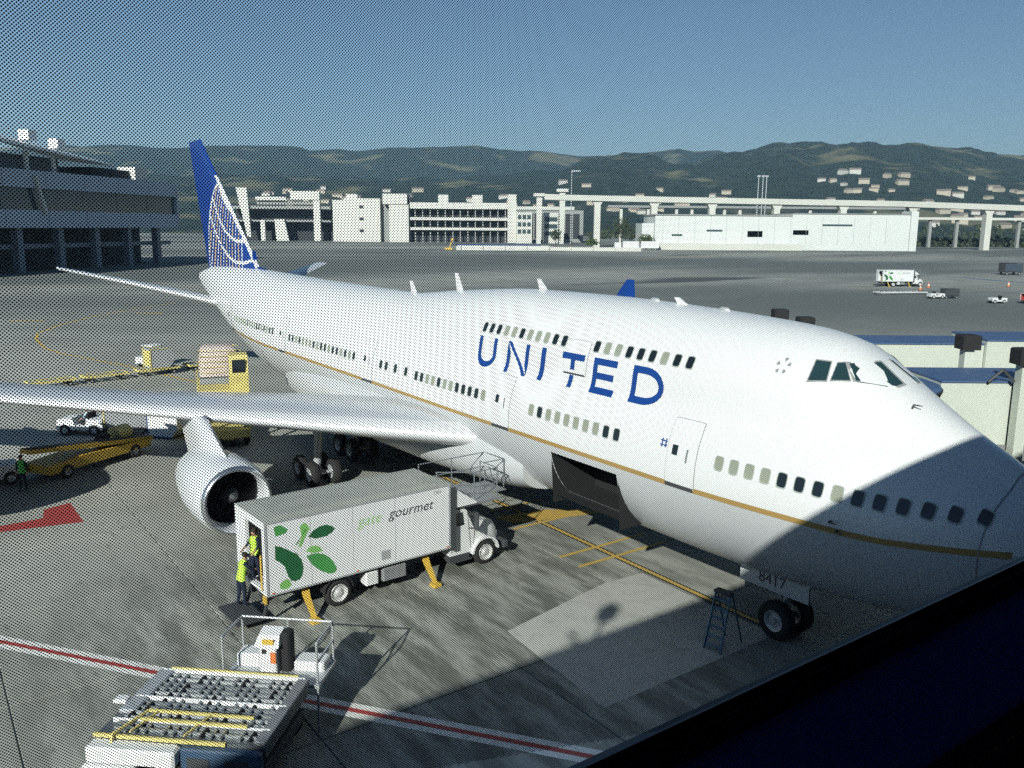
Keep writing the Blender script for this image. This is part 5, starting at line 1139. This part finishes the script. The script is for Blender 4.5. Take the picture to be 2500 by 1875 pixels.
woods = hr(hn(.03, 8, .7), [(.35, (.012, .024, .02)), (.62, (.035, .055, .04))]); grass = hr(hn(.01), [(.3, (.10, .11, .06)), (.7, (.22, .2, .12))]); msk = hr(hn(.0042, 5, .55), [(.55, (0, 0, 0)), (.63, (1, 1, 1))])
mx = n_.new('ShaderNodeMix'); mx.data_type = 'RGBA'; L_.new(msk, mx.inputs[0]); L_.new(woods, mx.inputs[6]); L_.new(grass, mx.inputs[7]); L_.new(mx.outputs[2], bs.inputs['Base Color'])
hills = b.build('hills', HM, smooth=True); hills['kind'] = 'structure'
# woods at the foot of the hills: leaf masses, one object
rr = random.Random(11); vs, fs = [], []
def leafmass(a, d, z0, w_, h_, n):
    for _ in range(n):
        u = rr.gauss(0, .36); v_ = rr.random(); k = 1 - (2 * v_ - .9) ** 2 * .6
        c = bgp(a + u * w_ * k, d + rr.gauss(0, .35) * w_ * k, z0 + h_ * (v_ * .95 + .05)); s = rr.uniform(.8, 1.9)
        e1 = Vector((rr.gauss(0, 1), rr.gauss(0, 1), rr.gauss(0, 1))).normalized(); e2 = e1.orthogonal().normalized(); o_ = len(vs)
        vs.extend([tuple(c - e1 * s), tuple(c + e2 * s), tuple(c + e1 * s), tuple(c - e2 * s * .7)]); fs.append((o_, o_ + 1, o_ + 2, o_ + 3))
for k in range(230):
    d = rr.uniform(820, 1050); a = d * rr.uniform(-.2, .72); dens = 1 if a > 120 else .55
    if rr.random() < dens: leafmass(a, d, 0, rr.uniform(5, 10), rr.uniform(9, 21), 46)
for k in range(70): d = rr.uniform(668, 676); a = rr.uniform(300, 440); leafmass(a, d, 0, 4, rr.uniform(4, 8), 30)
me = bpy.data.meshes.new('woods'); me.from_pydata(vs, [], fs); LEAF = mat('foliage', (.045, .062, .03), .9, var=.45, scale=.25); me.materials.append(LEAF); o = link('woods', me); o['kind'] = 'stuff'; o['label'] = 'dark belt of trees along the foot of the hills'
# separate trees and hedges by the road columns
BARK = mat('bark', (.06, .045, .03), .9); LEAF2 = mat('foliage_bright', (.06, .1, .03), .9, var=.4, scale=.5)
def tree(label, a, d, h, w_, n, m, seed):
    r_ = random.Random(seed); t = thing('tree', label, 'tree', bgp(a, d), 0, 'trees beside the road columns'); q = MB(); q.cyl((0, 0, 0), (.2, .1, h * .55), .35, .18, n=7)
    for k in range(5): an = k * 1.26; q.cyl((.1, .05, h * (.3 + .05 * k)), (math.cos(an) * w_ * .5, math.sin(an) * w_ * .5, h * (.55 + .06 * k)), .14, .05, n=5)
    q.build('trunk', BARK, t); c = MB()
    for _ in range(n):
        ph, ct = r_.uniform(0, 2 * math.pi), r_.uniform(-.7, 1); rd = r_.random() ** .4; lump = 1 + .25 * math.sin(ph * 3 + seed) * math.cos(ct * 5)
        p = Vector((math.cos(ph) * math.sqrt(1 - ct * ct) * w_ * rd * lump, math.sin(ph) * math.sqrt(1 - ct * ct) * w_ * rd * lump, h * .62 + ct * h * .38 * rd * lump)); s = r_.uniform(.35, .75)
        e1 = Vector((r_.gauss(0, 1), r_.gauss(0, 1), r_.gauss(0, 1))).normalized(); e2 = e1.orthogonal().normalized(); c.quad(tuple(p - e1 * s), tuple(p + e2 * s * .6), tuple(p + e1 * s), tuple(p - e2 * s * .6))
    c.build('crown', m, t); return t
tree('dark spreading tree beside the pale road column left of the cargo shed', 69, 548, 19, 6.5, 700, LEAF, 1); tree('smaller dark tree closest to the cargo shed lean-to', 79, 552, 14, 5, 500, LEAF, 2); tree('bright green bush under the guideway left of the trailers', 47.5, 520, 6, 4, 350, LEAF2, 3); tree('bright green low tree behind the long white trailer', 80, 518, 9, 5, 400, LEAF2, 4); tree('slim dark tree between the tall road columns', 28, 560, 12, 3.2, 320, LEAF, 5)
# houses scattered over the hillsides
HW = mat('house_wall', (.6, .58, .52), .7); HT = mat('house_wall_tan', (.5, .44, .34), .7); HRF = mat('house_roof', (.25, .2, .17), .8)
def house_mesh(nm, m):
    q = MB(); q.box(-6, 6, -4.5, 4.5, -4, 5.5, 0); q.prism([(-5, 5.5), (5, 5.5), (0, 8.6)], -6.4, 6.4, 'x', 1); return q.mesh(nm, [m, HRF])
HMS = [house_mesh('house', HW), house_mesh('house_tan', HT), house_mesh('house_white', HT)]
def houses(n, u0, u1, d0, d1, lab, grp, seed, big=1.):
    r_ = random.Random(seed)
    for k in range(n):
        d = r_.uniform(d0, d1); u = r_.uniform(u0, u1); q = (u - 1250) / 2073.6 * 1.0
        p = bgp(q * d, d); o = link('house', HMS[r_.randrange(3)], None, (p.x, p.y, hill_h(q, d)), RZG + r_.uniform(-.6, .6)); s = r_.uniform(.8, 1.5) * big; o.scale = (s * r_.uniform(.9, 1.8), s, s * .9); tag(o, lab, 'house', grp)
houses(34, 1960, 2560, 1650, 2000, 'small pale house on the wooded slope at the picture\'s right', 'houses on the right hillside', 5)
houses(18, 2250, 2560, 1400, 1640, 'small pale house low on the slope below the right hill', 'houses low on the right slope', 6)
houses(18, 1380, 1760, 1600, 1950, 'small pale house on the dark middle hill above the guideway', 'houses on the middle hill', 7)
houses(34, 520, 1000, 1650, 2150, 'small tan house on the grassy slope behind tail fin and garage', 'houses on the left slope', 8)
houses(14, 1000, 1400, 1700, 2100, 'small pale house on the slope above the garage roof', 'houses above the garage', 9)
# even, pale haze
hz = MB(); hz.box(-9600, 9600, -9600, 9600, -1.2, 560); HZ = bpy.data.materials.new('haze_air'); HZ.use_nodes = True; t_ = HZ.node_tree; t_.nodes.remove(t_.nodes['Principled BSDF'])
pv_ = t_.nodes.new('ShaderNodeVolumePrincipled'); pv_.inputs['Color'].default_value = (.45, .70, .95, 1); pv_.inputs['Density'].default_value = 1.1e-4; pv_.inputs['Anisotropy'].default_value = .0
t_.links.new(pv_.outputs[0], t_.nodes['Material Output'].inputs['Volume']); o = hz.build('haze', HZ); o['kind'] = 'stuff'
